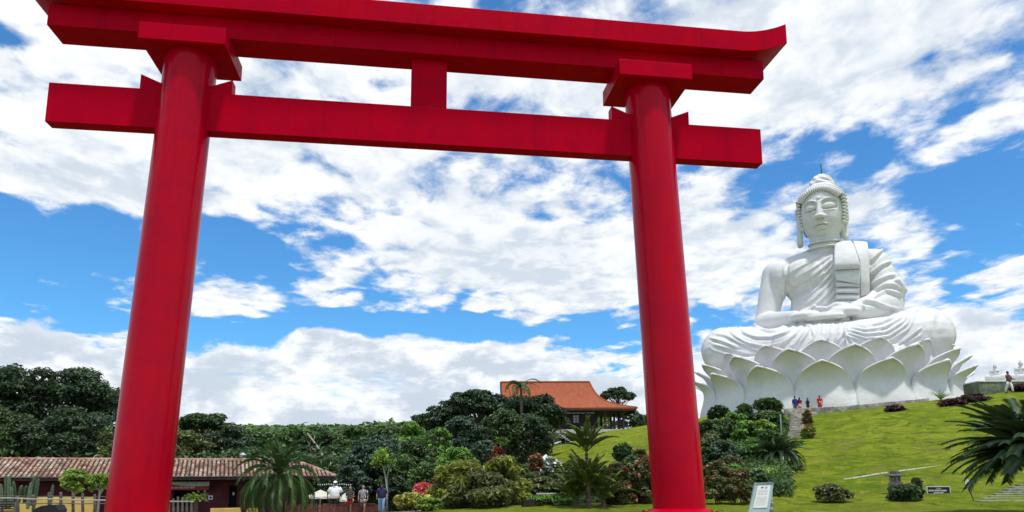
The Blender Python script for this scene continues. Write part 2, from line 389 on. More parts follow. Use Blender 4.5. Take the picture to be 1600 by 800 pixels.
# ================================================================ great statue
S0 = at(1305, 640, 86.0); SB = np.array([S0[0], S0[1], 7.75])
SYAW = math.atan2(SB[0], SB[1])
SFX = np.array([math.cos(SYAW), -math.sin(SYAW), 0]); SFY = np.array([math.sin(SYAW), math.cos(SYAW), 0])
PLA = bpy.data.materials.new('white_plaster'); PLA.use_nodes = True; t = PLA.node_tree; t.nodes.clear(); q = NG(t)
tc = q.n('ShaderNodeTexCoord').outputs['Object']
c = q.mix(q.rng(q.noise(tc, .5, 6, .65, .5), .3, .7), (.66, .655, .645), (.74, .735, .725))
st = q.noise(q.n('ShaderNodeMapping', ins={0: tc, 'Scale': (1, 1, .22)}).outputs[0], 1.1, 7, .7, .4)
c = q.mix(q.math('MULTIPLY', q.rng(st, .56, .76), .35), c, (.42, .43, .41))
c = q.mix(q.math('MULTIPLY', q.rng(q.noise(tc, 2.6, 7, .75), .60, .78), .45), c, (.45, .45, .42))
p = q.n('ShaderNodeBsdfPrincipled', ins={'Base Color': c, 'Roughness': .62, 'Specular IOR Level': .35})
b = q.n('ShaderNodeBump', ins={'Height': q.math('ADD', q.noise(tc, 1.2, 5, .6), q.math('MULTIPLY', q.noise(tc, 6, 4, .6), .25)), 'Strength': .35, 'Distance': .25}); t.links.new(b.outputs[0], p.inputs['Normal'])
q.n('ShaderNodeOutputMaterial', ins={'Surface': p.outputs[0]})
IRON = mat('dark_iron', (.05, .05, .055), .5, .2)

buddha = empty('buddha_statue', SB, -SYAW, 'colossal white seated buddha on a lotus of large petals at the top of the lawn', 'statue')
def to_px(P):
    """local statue points -> photograph coordinates (used to trace the drapery)"""
    Wp = SB + P[:, :1]*SFX + P[:, 1:2]*SFY + P[:, 2:3]*np.array([0, 0, 1.]) - CAMP
    d = Wp[:, 1]*_c+Wp[:, 2]*_s; u = -Wp[:, 1]*_s+Wp[:, 2]*_c; sx = FPX*Wp[:, 0]/d; sy = FPX*u/d
    cr, sr = math.cos(ROLL), math.sin(ROLL)
    return np.stack([800+cr*sx-sr*sy, PY0-(sr*sx+cr*sy)], 1)
def caps(mb, a, b, ra, rb, n=18):
    a, b = np.array(a, float), np.array(b, float); L = np.linalg.norm(b-a); d = (b-a)/L
    pts = []; rr = []
    for k in range(7): th = pi/2*k/6; pts.append(a-d*ra*math.cos(th)); rr.append(max(.03, ra*math.sin(th)))
    for k in range(1, 7): th = pi/2*(1-k/6); pts.append(b+d*rb*math.cos(th)); rr.append(max(.03, rb*math.sin(th)))
    mb.tube(pts, rr, n)
def remesh(mb, vox, smooth, fac=.5):
    me = mb.mesh('tmp'); o = bpy.data.objects.new('tmp', me); COL.objects.link(o)
    r = o.modifiers.new('r', 'REMESH'); r.mode = 'VOXEL'; r.voxel_size = vox; r.use_smooth_shade = True
    if smooth:
        s = o.modifiers.new('s', 'SMOOTH'); s.factor = fac; s.iterations = smooth
    dg = bpy.context.evaluated_depsgraph_get(); dg.update()
    res = bpy.data.meshes.new_from_object(o.evaluated_get(dg)); bpy.data.objects.remove(o)
    return res
def getco(me):
    a = np.empty(len(me.vertices)*3, np.float32); me.vertices.foreach_get('co', a); return a.reshape(-1, 3).astype(float)
def getno(me):
    a = np.empty(len(me.vertices)*3, np.float32); me.vertices.foreach_get('normal', a); return a.reshape(-1, 3).astype(float)
def setco(me, V): me.vertices.foreach_set('co', V.astype(np.float32).ravel()); me.update()

def body_shapes(mb, fingers=True):
    E = mb.ell
    E((0, .5, 17.6), (5.0, 3.0, 4.2)); E((.1, .1, 14.0), (4.45, 2.9, 4.6)); E((-.3, .6, 11.5), (4.9, 3.4, 3))
    E((.2, .9, 19.7), (5.6, 2.0, 1.75)); E((.3, .7, 20.8), (3.2, 1.6, 1.5))
    E((-2.2, -1.5, 18.3), (2.6, 1.4, 1.9)); E((2.4, -1.5, 18.3), (2.6, 1.4, 1.9))
    mb.tube([(.35, .3, 20), (.38, .0, 24)], [2.0, 1.8], 24)
    caps(mb, (-1.4, .6, 20.6), (-5.3, .7, 19.5), 1.25, 1.45); caps(mb, (2.0, .6, 20.6), (5.2, .7, 19.5), 1.3, 1.6)
    E((-5.0, -.3, 18.3), (1.7, 1.7, 2.2))
    # arms
    caps(mb, (-5.75, .7, 19.1), (-7.15, -.5, 13.3), 1.75, 1.42); caps(mb, (-7.25, -1.0, 12.45), (-3.5, -6.6, 11.75), 1.45, .85)
    caps(mb, (5.5, .7, 19.0), (6.6, -.2, 14.6), 2.0, 2.0); caps(mb, (6.3, -.7, 13.5), (3.0, -6.3, 12.0), 2.0, 1.1)
    caps(mb, (6.6, -.2, 15.5), (6.3, -.6, 13.3), 2.15, 2.1)
    # legs crossed
    caps(mb, (-4.5, .5, 8.6), (-12.0, -3.4, 8.9), 3.6, 3.05); caps(mb, (-11.8, -4.6, 8.3), (3.5, -10.0, 7.4), 2.9, 2.2)
    caps(mb, (3.5, .5, 8.8), (9.8, -3.2, 9.1), 3.6, 3.15); caps(mb, (9.6, -4.6, 8.6), (-4.2, -9.4, 8.0), 2.9, 2.0)
    E((-.8, -4.5, 8.3), (9.5, 6.0, 3.0)); E((-.9, -.5, 6.0), (13.4, 11.5, 3.3)); E((-.9, -7.2, 7.2), (7, 4, 3.0))
    # hands laid one on the other
    E((-2.3, -7.6, 11.55), (1.9, 1.3, .62)); E((1.6, -7.4, 11.75), (1.9, 1.3, .66))
    if fingers:
        for k in range(4):
            caps(mb, (-2.0, -8.5+.62*k, 11.2+.03*k), (1.7-.25*abs(k-1.3), -8.9+.62*k, 11.1), .40, .30, 10)
            caps(mb, (1.4, -8.4+.62*k, 11.5), (-1.6+.2*abs(k-1.3), -8.6+.6*k, 11.42), .38, .28, 10)
        caps(mb, (-2.6, -7.6, 12.1), (-1.3, -7.8, 12.45), .42, .36, 10); caps(mb, (-1.3, -7.8, 12.45), (-.3, -8.0, 12.2), .34, .26, 10)
        caps(mb, (2.1, -7.4, 12.4), (.9, -7.7, 12.6), .42, .36, 10); caps(mb, (.9, -7.7, 12.6), (-.2, -8.0, 12.2), .34, .26, 10)
mb = MB(); body_shapes(mb)
me = remesh(mb, .12, 6)
V = getco(me); N = getno(me); PX = to_px(V)
SF = 3.0764
def zz4(pts): return [(1060+x/SF, 380+y/SF) for x, y in pts]
FOLDS = []   # (points, amplitude, width px)
def fold(pts, A=.20, w=2.0): FOLDS.append((zz4(pts), A, w))
for P_ in ([(742, 22), (690, 50), (620, 95), (520, 152)], [(745, 50), (700, 85), (630, 130), (535, 180)], [(747, 75), (700, 115), (640, 160), (530, 218)],
           [(748, 100), (705, 145), (645, 200), (535, 252)], [(749, 130), (710, 175), (650, 232), (545, 285)], [(750, 165), (715, 205), (660, 262), (575, 312)],
           [(752, 200), (722, 240), (680, 280), (630, 318)], [(756, 235), (730, 270), (700, 305)], [(745, 60), (720, 100), (690, 140)], [(700, 140), (640, 190), (590, 215)]):
    fold(P_, .12, 1.7)
for P_ in ([(992, 22), (960, 50), (918, 92)], [(1022, 88), (975, 105), (915, 158)], [(1050, 152), (1000, 160), (950, 185), (916, 215)],
           [(1088, 232), (1050, 200), (1000, 196), (950, 222), (914, 255)], [(1050, 170), (1085, 215), (1090, 240)], [(1085, 250), (1000, 225), (930, 262)]):
    fold(P_, .24, 2.4)
fold([(870, 275), (930, 280), (1000, 305), (1060, 318)], .3, 2.2)
fold([(880, 285), (890, 300), (900, 325)], .15, 1.6)
for P_ in ([(350, 378), (380, 405), (430, 422), (490, 412), (540, 378)], [(288, 385), (310, 430), (370, 452), (450, 452), (530, 425), (570, 385)],
           [(240, 400), (260, 440), (330, 480), (420, 498), (500, 482), (560, 440), (600, 385)], [(165, 432), (230, 445), (300, 480), (390, 515), (480, 520), (560, 485), (620, 400)],
           [(162, 485), (240, 505), (320, 530), (420, 525)], [(160, 512), (250, 540), (340, 556)], [(150, 455), (220, 475), (290, 505)],
           [(640, 383), (615, 440), (560, 500), (500, 530)], [(680, 383), (660, 440), (620, 490)], [(700, 385), (690, 440), (650, 500)], [(745, 383), (735, 430), (700, 480)],
           [(780, 372), (775, 430), (730, 500)], [(600, 385), (640, 400), (650, 450)],
           [(1085, 318), (1050, 350), (970, 385), (890, 398), (840, 392)], [(1100, 322), (1070, 360), (990, 405), (900, 418), (820, 400)],
           [(1115, 325), (1085, 375), (1000, 428), (900, 438), (805, 412)], [(1128, 328), (1100, 390), (1010, 448), (900, 458), (800, 425)],
           [(1140, 338), (1110, 410), (1020, 466), (910, 476), (795, 440)], [(1170, 405), (1110, 450), (1050, 490), (1000, 505)], [(1168, 440), (1110, 475), (1055, 503)],
           [(820, 400), (790, 440), (735, 500)], [(805, 425), (800, 465), (760, 515)], [(800, 440), (815, 480), (800, 520)], [(800, 430), (840, 475), (850, 500)]):
    fold(P_, .17, 1.8)
fold([(520, 100), (522, 180), (517, 240), (530, 300)], -.25, 2.2)
fold([(1230, 330), (1215, 400), (1225, 480)], .10, 5)
front = N @ np.array([0, -1, .25]) > -.1
sel = np.where(front)[0]; D = np.zeros(len(sel)); Q = PX[sel]
for pts, A, w in FOLDS:
    # resample with a smooth curve
    P_ = np.array(pts); seg = np.linalg.norm(np.diff(P_, axis=0), axis=1); tt = np.r_[0, np.cumsum(seg)]
    T_ = np.linspace(0, tt[-1], max(6, int(tt[-1]/3))); X_ = np.interp(T_, tt, P_[:, 0]); Y_ = np.interp(T_, tt, P_[:, 1])
    for _ in range(3):
        X_[1:-1] = (X_[:-2]+2*X_[1:-1]+X_[2:])/4; Y_[1:-1] = (Y_[:-2]+2*Y_[1:-1]+Y_[2:])/4
    bb = (Q[:, 0] > X_.min()-12) & (Q[:, 0] < X_.max()+12) & (Q[:, 1] > Y_.min()-12) & (Q[:, 1] < Y_.max()+12)
    ii = np.where(bb)[0]
    if not len(ii): continue
    q_ = Q[ii]; best = np.full(len(ii), 1e9); sg = np.zeros(len(ii)); along = np.zeros(len(ii))
    for k in range(len(X_)-1):
        a = np.array([X_[k], Y_[k]]); d = np.array([X_[k+1], Y_[k+1]])-a; L = np.hypot(*d); d /= L
        rr = q_-a; s_ = np.clip(rr @ d, 0, L); dd = rr-s_[:, None]*d; dist = np.hypot(dd[:, 0], dd[:, 1])
        mm = dist < best; best[mm] = dist[mm]; sg[mm] = np.sign(d[0]*rr[mm, 1]-d[1]*rr[mm, 0])*dist[mm]; along[mm] = (T_[k]+s_[mm])/T_[-1]
    tap = np.clip(np.minimum(along, 1-along)*6+.25, 0, 1)
    sgn_ = np.sign(X_[-1]-X_[0]) or 1
    x_ = sg*sgn_
    D[ii] += A*tap*(np.exp(-(x_/w)**2)-.75*np.exp(-((x_-1.7*w)/w)**2))
V[sel] += N[sel]*np.clip(D, -.55, .6)[:, None]
setco(me, V)
body = obj('body', me, PLA, buddha)

# sash panels over the left shoulder
def draped(name, rows, th=.28, parent=buddha, n=14, wav=0.0):
    """rows: list of (left xyz, right xyz) from top to bottom"""
    R_ = len(rows); V = []; F = []
    for i, (l, r) in enumerate(rows):
        l, r = np.array(l, float), np.array(r, float)
        for k in range(n):
            s_ = k/(n-1); p_ = l+(r-l)*s_; p_[1] -= .12*math.sin(pi*s_)+wav*math.sin(s_*9+i)
            V.append(p_)
    for i in range(R_-1):
        for k in range(n-1): F.append((i*n+k, (i+1)*n+k, (i+1)*n+k+1, i*n+k+1))
    m_ = MB().add(V, F); o = m_.build(name, PLA, parent, smooth=True)
    s_ = o.modifiers.new('t', 'SOLIDIFY'); s_.thickness = th; s_.offset = 0
    return o
def L2(px, py, d):
    r = ray(px, py); tt = ((SB-CAMP) @ SFY-d)/(r @ SFY); P_ = CAMP+r*tt-SB; return (P_ @ SFX, -d, P_[2])
def zL(x, y, d): return L2(1060+x/SF, 380+y/SF, d)
draped('sash', [(zL(757, -2, 1.0), zL(828, -6, 1.0)), (zL(752, 20, 1.9), zL(842, 12, 2.0)), (zL(750, 60, 3.1), zL(858, 55, 3.1)), (zL(749, 100, 3.55), zL(870, 95, 3.5)), (zL(749, 128, 3.6), zL(876, 120, 3.55))], .35)
draped('sash', [(zL(752, 126, 3.2), zL(872, 118, 3.2)), (zL(753, 150, 3.35), zL(872, 160, 3.3)), (zL(757, 165, 3.45), zL(874, 190, 3.45)), (zL(760, 176, 3.3), zL(872, 196, 3.3))], .3)
for ya, yb, yc, yd in ((186, 208, 205, 203), (218, 238, 216, 238), (248, 270, 246, 270), (278, 292, 276, 290)):
    draped('sash', [(zL(758, ya, 3.0), zL(868, yc, 3.0)), (zL(757, (ya+yb)/2, 3.25), zL(869, (yc+yd)/2, 3.25)), (zL(757, yb, 3.35), zL(870, yd+2, 3.35))], .3)
draped('robe_edge', [(zL(840, -6, 1.0), zL(905, -2, .6)), (zL(852, 30, 2.3), zL(910, 30, 1.6)), (zL(872, 90, 3.1), zL(912, 90, 2.6)), (zL(876, 180, 3.1), zL(915, 180, 2.6)), (zL(876, 255, 2.9), zL(916, 250, 2.6))], .3)

# ---------------------------------------------------------------- head
HC = np.array([.36, -.15, 26.0])
nu, nv = 260, 220
th = np.linspace(0, 2*pi, nu, endpoint=False); ph = np.linspace(.0001, pi-.0001, nv)
TH, PH = np.meshgrid(th, ph)
x = np.sin(PH)*np.cos(TH); y = np.sin(PH)*np.sin(TH); z = np.cos(PH)
low = np.clip(-z, 0, 1)
wid = 2.62*(1-.10*low**2.2)*(1-.04*np.clip(z, 0, 1)**2); dep = 2.75*(1-.05*low**2)
sx_ = np.sign(x)*np.abs(x)**.88; sy_ = np.sign(y)*np.abs(y)**.9
HX = sx_*wid; HY = sy_*dep; HZ = np.sign(z)*np.abs(z)**.92*3.85
fr = np.clip(-y*1.6-.1, 0, 1)
u = HX; w = HZ+26.0
def G(a, s): return np.exp(-(a/s)**2)
au = np.abs(u)
d = np.zeros_like(u)
# brow line: arch meeting the nose
brow = 26.98+.42*(1-((au-1.12)/.95)**2)
inb = np.clip((2.05-au)/.2, 0, 1)
sock = np.clip((brow-w)/.18, 0, 1)*np.clip((w-25.9)/.5, 0, 1)*inb*np.clip((au-.30)/.15, 0, 1)
d -= .22*sock
d += .12*G(w-brow-.05, .12)*inb*np.clip((au-.18)/.1, 0, 1)
# eyelid
e = ((au-1.1)/.78)**2+((w-26.52)/.40)**2
d += .34*np.sqrt(np.clip(1-e, 0, 1))
d -= .20*G(w-(26.22-.12*(1-((au-1.1)/.8)**2)), .075)*np.clip((.85-np.abs(au-1.1))/.12, 0, 1)
d += .10*G(w-(26.05-.12*(1-((au-1.1)/.8)**2)), .12)*np.clip((.75-np.abs(au-1.1))/.2, 0, 1)
# nose
tn = np.clip((27.25-w)/2.05, 0, 1); nw = .24+.20*tn**2; nose = (w < 27.3) & (w > 24.6)
nh = (.18+.72*tn**1.25)*np.clip((w-24.98)/.16, 0, 1)
d += nose*nh*np.clip(1-(au/nw)**2*.55, 0, 1)*np.clip((nw*1.5-au)/(nw*.45), 0, 1)
d += .42*np.exp(-(((au-.46)/.24)**2+((w-25.2)/.22)**2))
d -= .25*np.exp(-(((au-.27)/.13)**2+((w-24.98)/.08)**2))
# mouth
mline = 24.18+.10*np.cos(np.clip(au/.95, 0, 1)*pi*1.0)-.05*G(au, .12)
lipw = np.clip((1.0-au)/.25, 0, 1)
d += .20*np.exp(-((w-24.9+.35)/.35)**2)*np.clip((1.0-au)/.5, 0, 1)
d += .24*G(w-mline-.14, .11)*lipw
d += .24*G(w-mline+.17, .14)*np.clip((.78-au)/.3, 0, 1)
d -= .22*G(w-mline, .065)*lipw
d -= .10*np.exp(-(((au-1.05)/.15)**2+((w-mline)/.18)**2))
d -= .14*G(w-23.65, .14)*np.clip((.7-au)/.3, 0, 1)
d += .22*np.exp(-((u/.85)**2+((w-23.15)/.42)**2))
d += .12*np.exp(-(((au-1.35)/.6)**2+((w-24.9)/.7)**2))
d += .14*np.clip(1-(u**2+(w-27.62)**2)/.05, 0, 1)**.5
d -= .10*np.exp(-((au/.10)**2+((w-24.65)/.18)**2))
HY = HY-d*1.05*fr
V = np.stack([HX+HC[0], HY+HC[1], HZ+26.0], -1).reshape(-1, 3)
ix = np.arange(nu*nv).reshape(nv, nu)
F = np.stack([ix[:-1], ix[1:], np.roll(ix[1:], -1, 1), np.roll(ix[:-1], -1, 1)], -1).reshape(-1, 4)
# nod and slight turn of the head
hrot = Matrix.Rotation(math.radians(-9), 4, 'Z') @ Matrix.Rotation(math.radians(5), 4, 'X')
def hx(me_):
    me_.transform(Matrix.Translation(Vector((.36, -.15, 26.0))) @ hrot @ Matrix.Translation(Vector((-.36, .15, -26.0)))); return me_
head = obj('head', hx(mesh_np('head', V, F, True)), PLA, buddha)
# neck rings
mb = MB()
for zz_, rr in ((22.25, 1.98), (21.55, 2.12)):
    mb.tube([(.36+rr*math.cos(a), .0+rr*.95*math.sin(a), zz_-.15*math.sin(-a)) for a in np.linspace(0, 2*pi, 41)], .13, 8, False)
mb.build('neck_fold', PLA, buddha, smooth=True)
# hair: cap, curls along the brow, long side curls, top knot
def hair_r(xx, zz_): return 0
PHc = PH; capz = HZ*1.0
hl = 28.75-.55*np.clip(au/1.6, 0, 2)**2.2            # hairline height by x
isF = y < .12
hm = np.clip((w-np.where(isF, hl, 23.6))/.16, 0, 1)
rid = .05*np.sin(TH*30+PH*8)
sc = 1+hm*(.10+rid*.35)
V2 = np.stack([HX*sc+HC[0], (HY)*sc+HC[1], 26.0+HZ*(1+hm*.07)-(1-hm)*0], -1)
V2[..., 1] += (1-hm)*.25*np.where(isF, 1, 0); V2[..., 0] -= (1-hm)*np.sign(HX)*.12
hair = obj('hair', hx(mesh_np('hair', V2.reshape(-1, 3), F, True)), PLA, buddha)
mb = MB()
NB = 22
for k in range(NB):
    a = -1.22+2.44*k/(NB-1)                             # along the hairline arc
    xx = 2.32*math.sin(a)*1.04; zz_ = 28.75-.55*(abs(xx)/1.6)**2.2+.22
    yy = -2.75*math.sqrt(max(.02, 1-(abs(xx)/2.8)**2.3))*math.sqrt(max(.05, 1-((zz_-26)/4.2)**2))-.12
    R_ = np.array(Matrix.Rotation(a*.95, 3, 'Y') @ Matrix.Rotation(-.6, 3, 'X'))
    mb.ell((xx+HC[0], yy+HC[1], zz_), (.20, .36, .48), 8, 6, R_)
    mb.ell((xx*1.06+HC[0], yy*.86+HC[1]+.1, zz_+.38), (.17, .30, .36), 8, 6, R_)
for sgn in (-1, 1):
    for k in range(9):
        zz_ = 27.85-.42*k
        for j in range(2):
            yy = -1.75+.30*min(k, 3)*.5+j*.75
            mb.ell((sgn*(2.62+.10*j-.012*k*k*.3)+HC[0], yy+HC[1]+.3, zz_-.05*j), (.30, .54, .185), 8, 6)
obj('hair_curls', hx(mb.mesh('hair_curls', True)), PLA, buddha)
nu2, nv2 = 90, 50
T2, S2 = np.meshgrid(np.linspace(0, 2*pi, nu2, endpoint=False), np.linspace(0, 1, nv2))
rk = 1.72*np.sqrt(np.clip(1-S2**2.6, .0, 1))*(1-.22*S2)+.02
rk = rk*(1+.035*np.sin(S2*22+T2*3+2*np.sin(T2))+.055*np.sin(T2*7+S2*16))
V3 = np.stack([.42+rk*np.cos(T2), .35+rk*np.sin(T2)*.95, 29.3+2.35*S2], -1).reshape(-1, 3)
ix = np.arange(nu2*nv2).reshape(nv2, nu2); F3 = np.stack([ix[:-1], np.roll(ix[:-1], -1, 1), np.roll(ix[1:], -1, 1), ix[1:]], -1).reshape(-1, 4)
obj('top_knot', mesh_np('top_knot', V3, F3, True), PLA, buddha)
mb = MB(); mb.tube([(.55, .35, 31.3), (.55, .35, 33.1)], [.075, .05], 8); mb.build('lightning_rod', IRON, buddha)
# ears with long lobes
for sgn in (-1, 1):
    mb = MB(); ex_ = 2.38
    path = [(0, .15, 27.0), (.25, -.05, 27.35), (.42, .25, 27.35), (.48, .55, 26.8), (.40, .55, 25.9), (.30, .40, 25.0), (.34, .35, 24.0), (.38, .30, 23.1), (.30, .05, 22.55), (.15, -.15, 22.75), (.12, -.2, 23.6), (.1, -.15, 24.6), (.12, -.2, 25.4), (.12, -.1, 25.9)]
    mb.tube([(sgn*(ex_+a), b_-.2, c_) for a, b_, c_ in path], [.17, .24, .25, .25, .24, .26, .30, .35, .36, .3, .25, .22, .2, .14], 10)
    mb.ell((sgn*(ex_+.22), .1, 25.6), (.16, .42, 1.4), 12, 10); mb.ell((sgn*(ex_+.24), .05, 23.4), (.20, .30, 1.1), 12, 10)
    obj('ear', hx(mb.mesh('ear', True)), PLA, buddha)

# ---------------------------------------------------------------- lotus
def petal(W_, H_, R0, bulge, flare, zt, lift, phi, cx=-.9, cy=-.6, th_=.22, va=.3, kx=1.0, ky=1.0):
    nU, nV = 21, 26; V = []; F = []
    for j in range(nV):
        v = j/(nV-1)
        if v < va: ww = W_*(.93+.07*math.sin(v/va*pi/2))
        else:
            k = (v-va)/(1-va); ww = W_*max(0, 1-k**2.2)**.56*(1-.4*k**8)
        ww = max(ww, .02)
        tb = min(max((v-.05)/.75, 0), 1); r0 = R0+bulge*(1-tb*tb*(3-2*tb)) + flare*max(0, (v-.42)/.58)**2.7
        for i in range(nU):
            u_ = -1+2*i/(nU-1); a = phi+u_*ww/R0
            cup = -.26*W_*u_*u_*(ww/W_)**2*(.55+.45*min(1, v/.35))                       # sides turn in
            edge = .08*W_*abs(u_)**6*max(0, v-.3)*(ww/W_)         # rolled lip
            r = r0+cup+edge
            z_ = lift+H_*(v-.035*max(0, (v-.8)/.2)*(u_*u_))
            V.append((cx+kx*r*math.sin(a), cy-ky*r*math.cos(a), z_))
    for j in range(nV-1):
        for i in range(nU-1):
            A = j*nU+i; F.append((A, A+1, A+nU+1, A+nU))
    return V, F
def add_petal(**k):
    V, F = petal(**k); o = MB().add(V, F).build('petal', PLA, buddha, smooth=True)
    s_ = o.modifiers.new('t', 'SOLIDIFY'); s_.thickness = .20; s_.offset = -1
    return o
NP = 15; dphi = 2*pi/NP; ph0 = 0.0
for k in range(NP):
    a = ph0+k*dphi
    add_petal(W_=3.12, H_=5.15, R0=14.3, bulge=.8, flare=1.55, zt=0, lift=-.1, phi=a)
    add_petal(W_=3.0, H_=6.75, R0=13.55, bulge=.4, flare=1.75, va=.45, zt=0, lift=-.1, phi=a+dphi/2)
    add_petal(W_=2.75, H_=4.6, R0=12.8, bulge=.4, flare=1.1, zt=0, va=.4, lift=2.9, phi=a)
mb = MB(); mb.lathe([(12.9, -.3), (12.9, 5.0), (12.5, 6.3)], 72, (-.9, -.6, 0)); mb.build('lotus_core', PLA, buddha, smooth=False)

# ================================================================ vegetation kit
def fol(name, col, island=.62, trans=.3, rough=.45, spec=.5):  # leaf tones differ; spread widened to paint in highlight specks and dark gaps
    col = tuple(min(.8, v*(1.35 if max(col) < .3 else 1.0)) for v in col)
    return mat(name, col, rough, .35, .9, island=island, trans=trans, spec=spec, detail=3)
F_DARK = fol('foliage_dark', (.050, .090, .026)); F_BLACK = fol('foliage_deep', (.036, .066, .025)); F_MID = fol('foliage_mid', (.062, .120, .026))
F_BLUE = fol('foliage_blue_green', (.045, .085, .045)); F_BRIGHT = fol('foliage_bright', (.10, .21, .025)); F_YEL = fol('foliage_yellow_green', (.26, .30, .05))
F_OLIVE = fol('foliage_olive', (.11, .13, .04)); F_RED = fol('foliage_copper', (.24, .07, .035), .6); F_MAROON = fol('foliage_maroon', (.055, .018, .022), .4)
F_WHITE = fol('white_blossom', (.78, .78, .72), .1, .2); F_PINK = fol('pink_blossom', (.75, .16, .18), .3, .2); F_GOLD = fol('yellow_blossom', (.70, .50, .04), .2, .2)
F_PALM = fol('palm_green', (.055, .105, .030), .35, .2, .45); F_PALM2 = fol('young_palm_green', (.11, .155, .035), .4, .25, .4); F_SAGO = fol('sago_green', (.030, .062, .020), .35, .12, .35, .5); F_LIME = fol('leaf_lime', (.17, .27, .035), .35)
BARK = mat('bark', (.16, .12, .09), .9, .35, 6, bump=.5); PALEBARK = mat('pale_bark', (.42, .38, .32), .9, .3, 5, bump=.4); DARKBARK = mat('dark_bark', (.06, .048, .04), .9, .3, 5, bump=.4)

def unit(v): return v/(np.linalg.norm(v, axis=-1, keepdims=True)+1e-9)
def leaf_quads(P, s, asp=.45, up=.5, outward=None):
    n = len(P); nrm = RNG.normal(size=(n, 3)); nrm[:, 2] = np.abs(nrm[:, 2])+up
    if outward is not None: nrm += outward*1.0
    nrm = unit(nrm); a = unit(np.cross(nrm, RNG.normal(size=(n, 3)))); b = np.cross(nrm, a)
    sz = s*RNG.uniform(.6, 1.35, (n, 1)); V = np.empty((n, 4, 3))
    V[:, 0] = P-a*sz; V[:, 1] = P+b*sz*asp+nrm*sz*.12; V[:, 2] = P+a*sz-nrm*sz*.15; V[:, 3] = P-b*sz*asp+nrm*sz*.12
    return V.reshape(-1, 3), np.arange(4*n).reshape(n, 4)
def crown_points(kind, R, n, seed):
    """points inside a unit-ish crown scaled by R=(rx,ry,rz), origin at crown centre; returns points, clump centres"""
    r = np.random.default_rng(seed); rx, ry, rz = R
    if kind == 'umbrella':
        nc = 46 if rx < 6 else 110; ang = r.uniform(0, 2*pi, nc); rad = np.sqrt(r.uniform(.02, 1, nc)); lay = r.uniform(0, 1, nc)**1.3
        edge = np.sqrt(np.clip(1-rad**2*.85, 0, 1))
        C = np.stack([rad*np.cos(ang)*rx*.88, rad*np.sin(ang)*ry*.88, rz*(edge*(1-.9*lay)*1.0-.25)], 1)
        kq = 1.0 if rx < 6 else .72; cr = np.stack([r.uniform(.16, .34, nc)*rx*kq, r.uniform(.16, .34, nc)*ry*kq, (r.uniform(.07, .15, nc)*rz+.05*rx)*kq], 1)
    elif kind == 'tall':
        nc = 40; t_ = r.uniform(-1, 1, nc); ang = r.uniform(0, 2*pi, nc); rad = r.uniform(.3, .85, nc)*np.sqrt(1-t_**2*.9)
        C = np.stack([rad*np.cos(ang)*rx, rad*np.sin(ang)*ry, t_*rz*.85], 1)
        cr = np.stack([r.uniform(.25, .42, nc)*rx, r.uniform(.25, .42, nc)*ry, r.uniform(.13, .22, nc)*rz], 1)
    elif kind == 'bush':
        nc = 46; h_ = r.uniform(-1, 1, nc); ang = r.uniform(0, 2*pi, nc); rad = np.sqrt(r.uniform(.15, 1, nc))*np.where(h_ > -.3, np.sqrt(np.clip(1-((h_+.3)/1.3)**2*.97, 0, 1)), 1-.3*(h_+.3)**2)*.84
        C = np.stack([rad*np.cos(ang)*rx, rad*np.sin(ang)*ry, h_*rz*.86], 1)
        k_ = r.uniform(.20, .36, nc)[:, None]; cr = k_*np.array([rx, ry, max(rz, rx*.6)*.8])
        cr[:, 2] = np.minimum(cr[:, 2], rz*.4)
    else:
        nc = 44; d = unit(r.normal(size=(nc, 3))); d[:, 2] = np.where(d[:, 2] < -.75, -d[:, 2], d[:, 2]); rad = r.uniform(.35, .86, nc)
        C = d*rad[:, None]*np.array(R); k_ = r.uniform(.20, .36, nc)[:, None]
        cr = k_*np.array([rx, ry, rz*.75])
    vol = cr.prod(1)**.75; idx_ = r.choice(nc, n, p=vol/vol.sum())
    d = unit(r.normal(size=(n, 3))); d[:, 2] = np.where((d[:, 2] < 0) & (r.uniform(size=n) < .6), -d[:, 2], d[:, 2])
    P = C[idx_]+d*cr[idx_]*r.uniform(.55, 1.08, (n, 1))
    return P, C, d
SEED = [100]
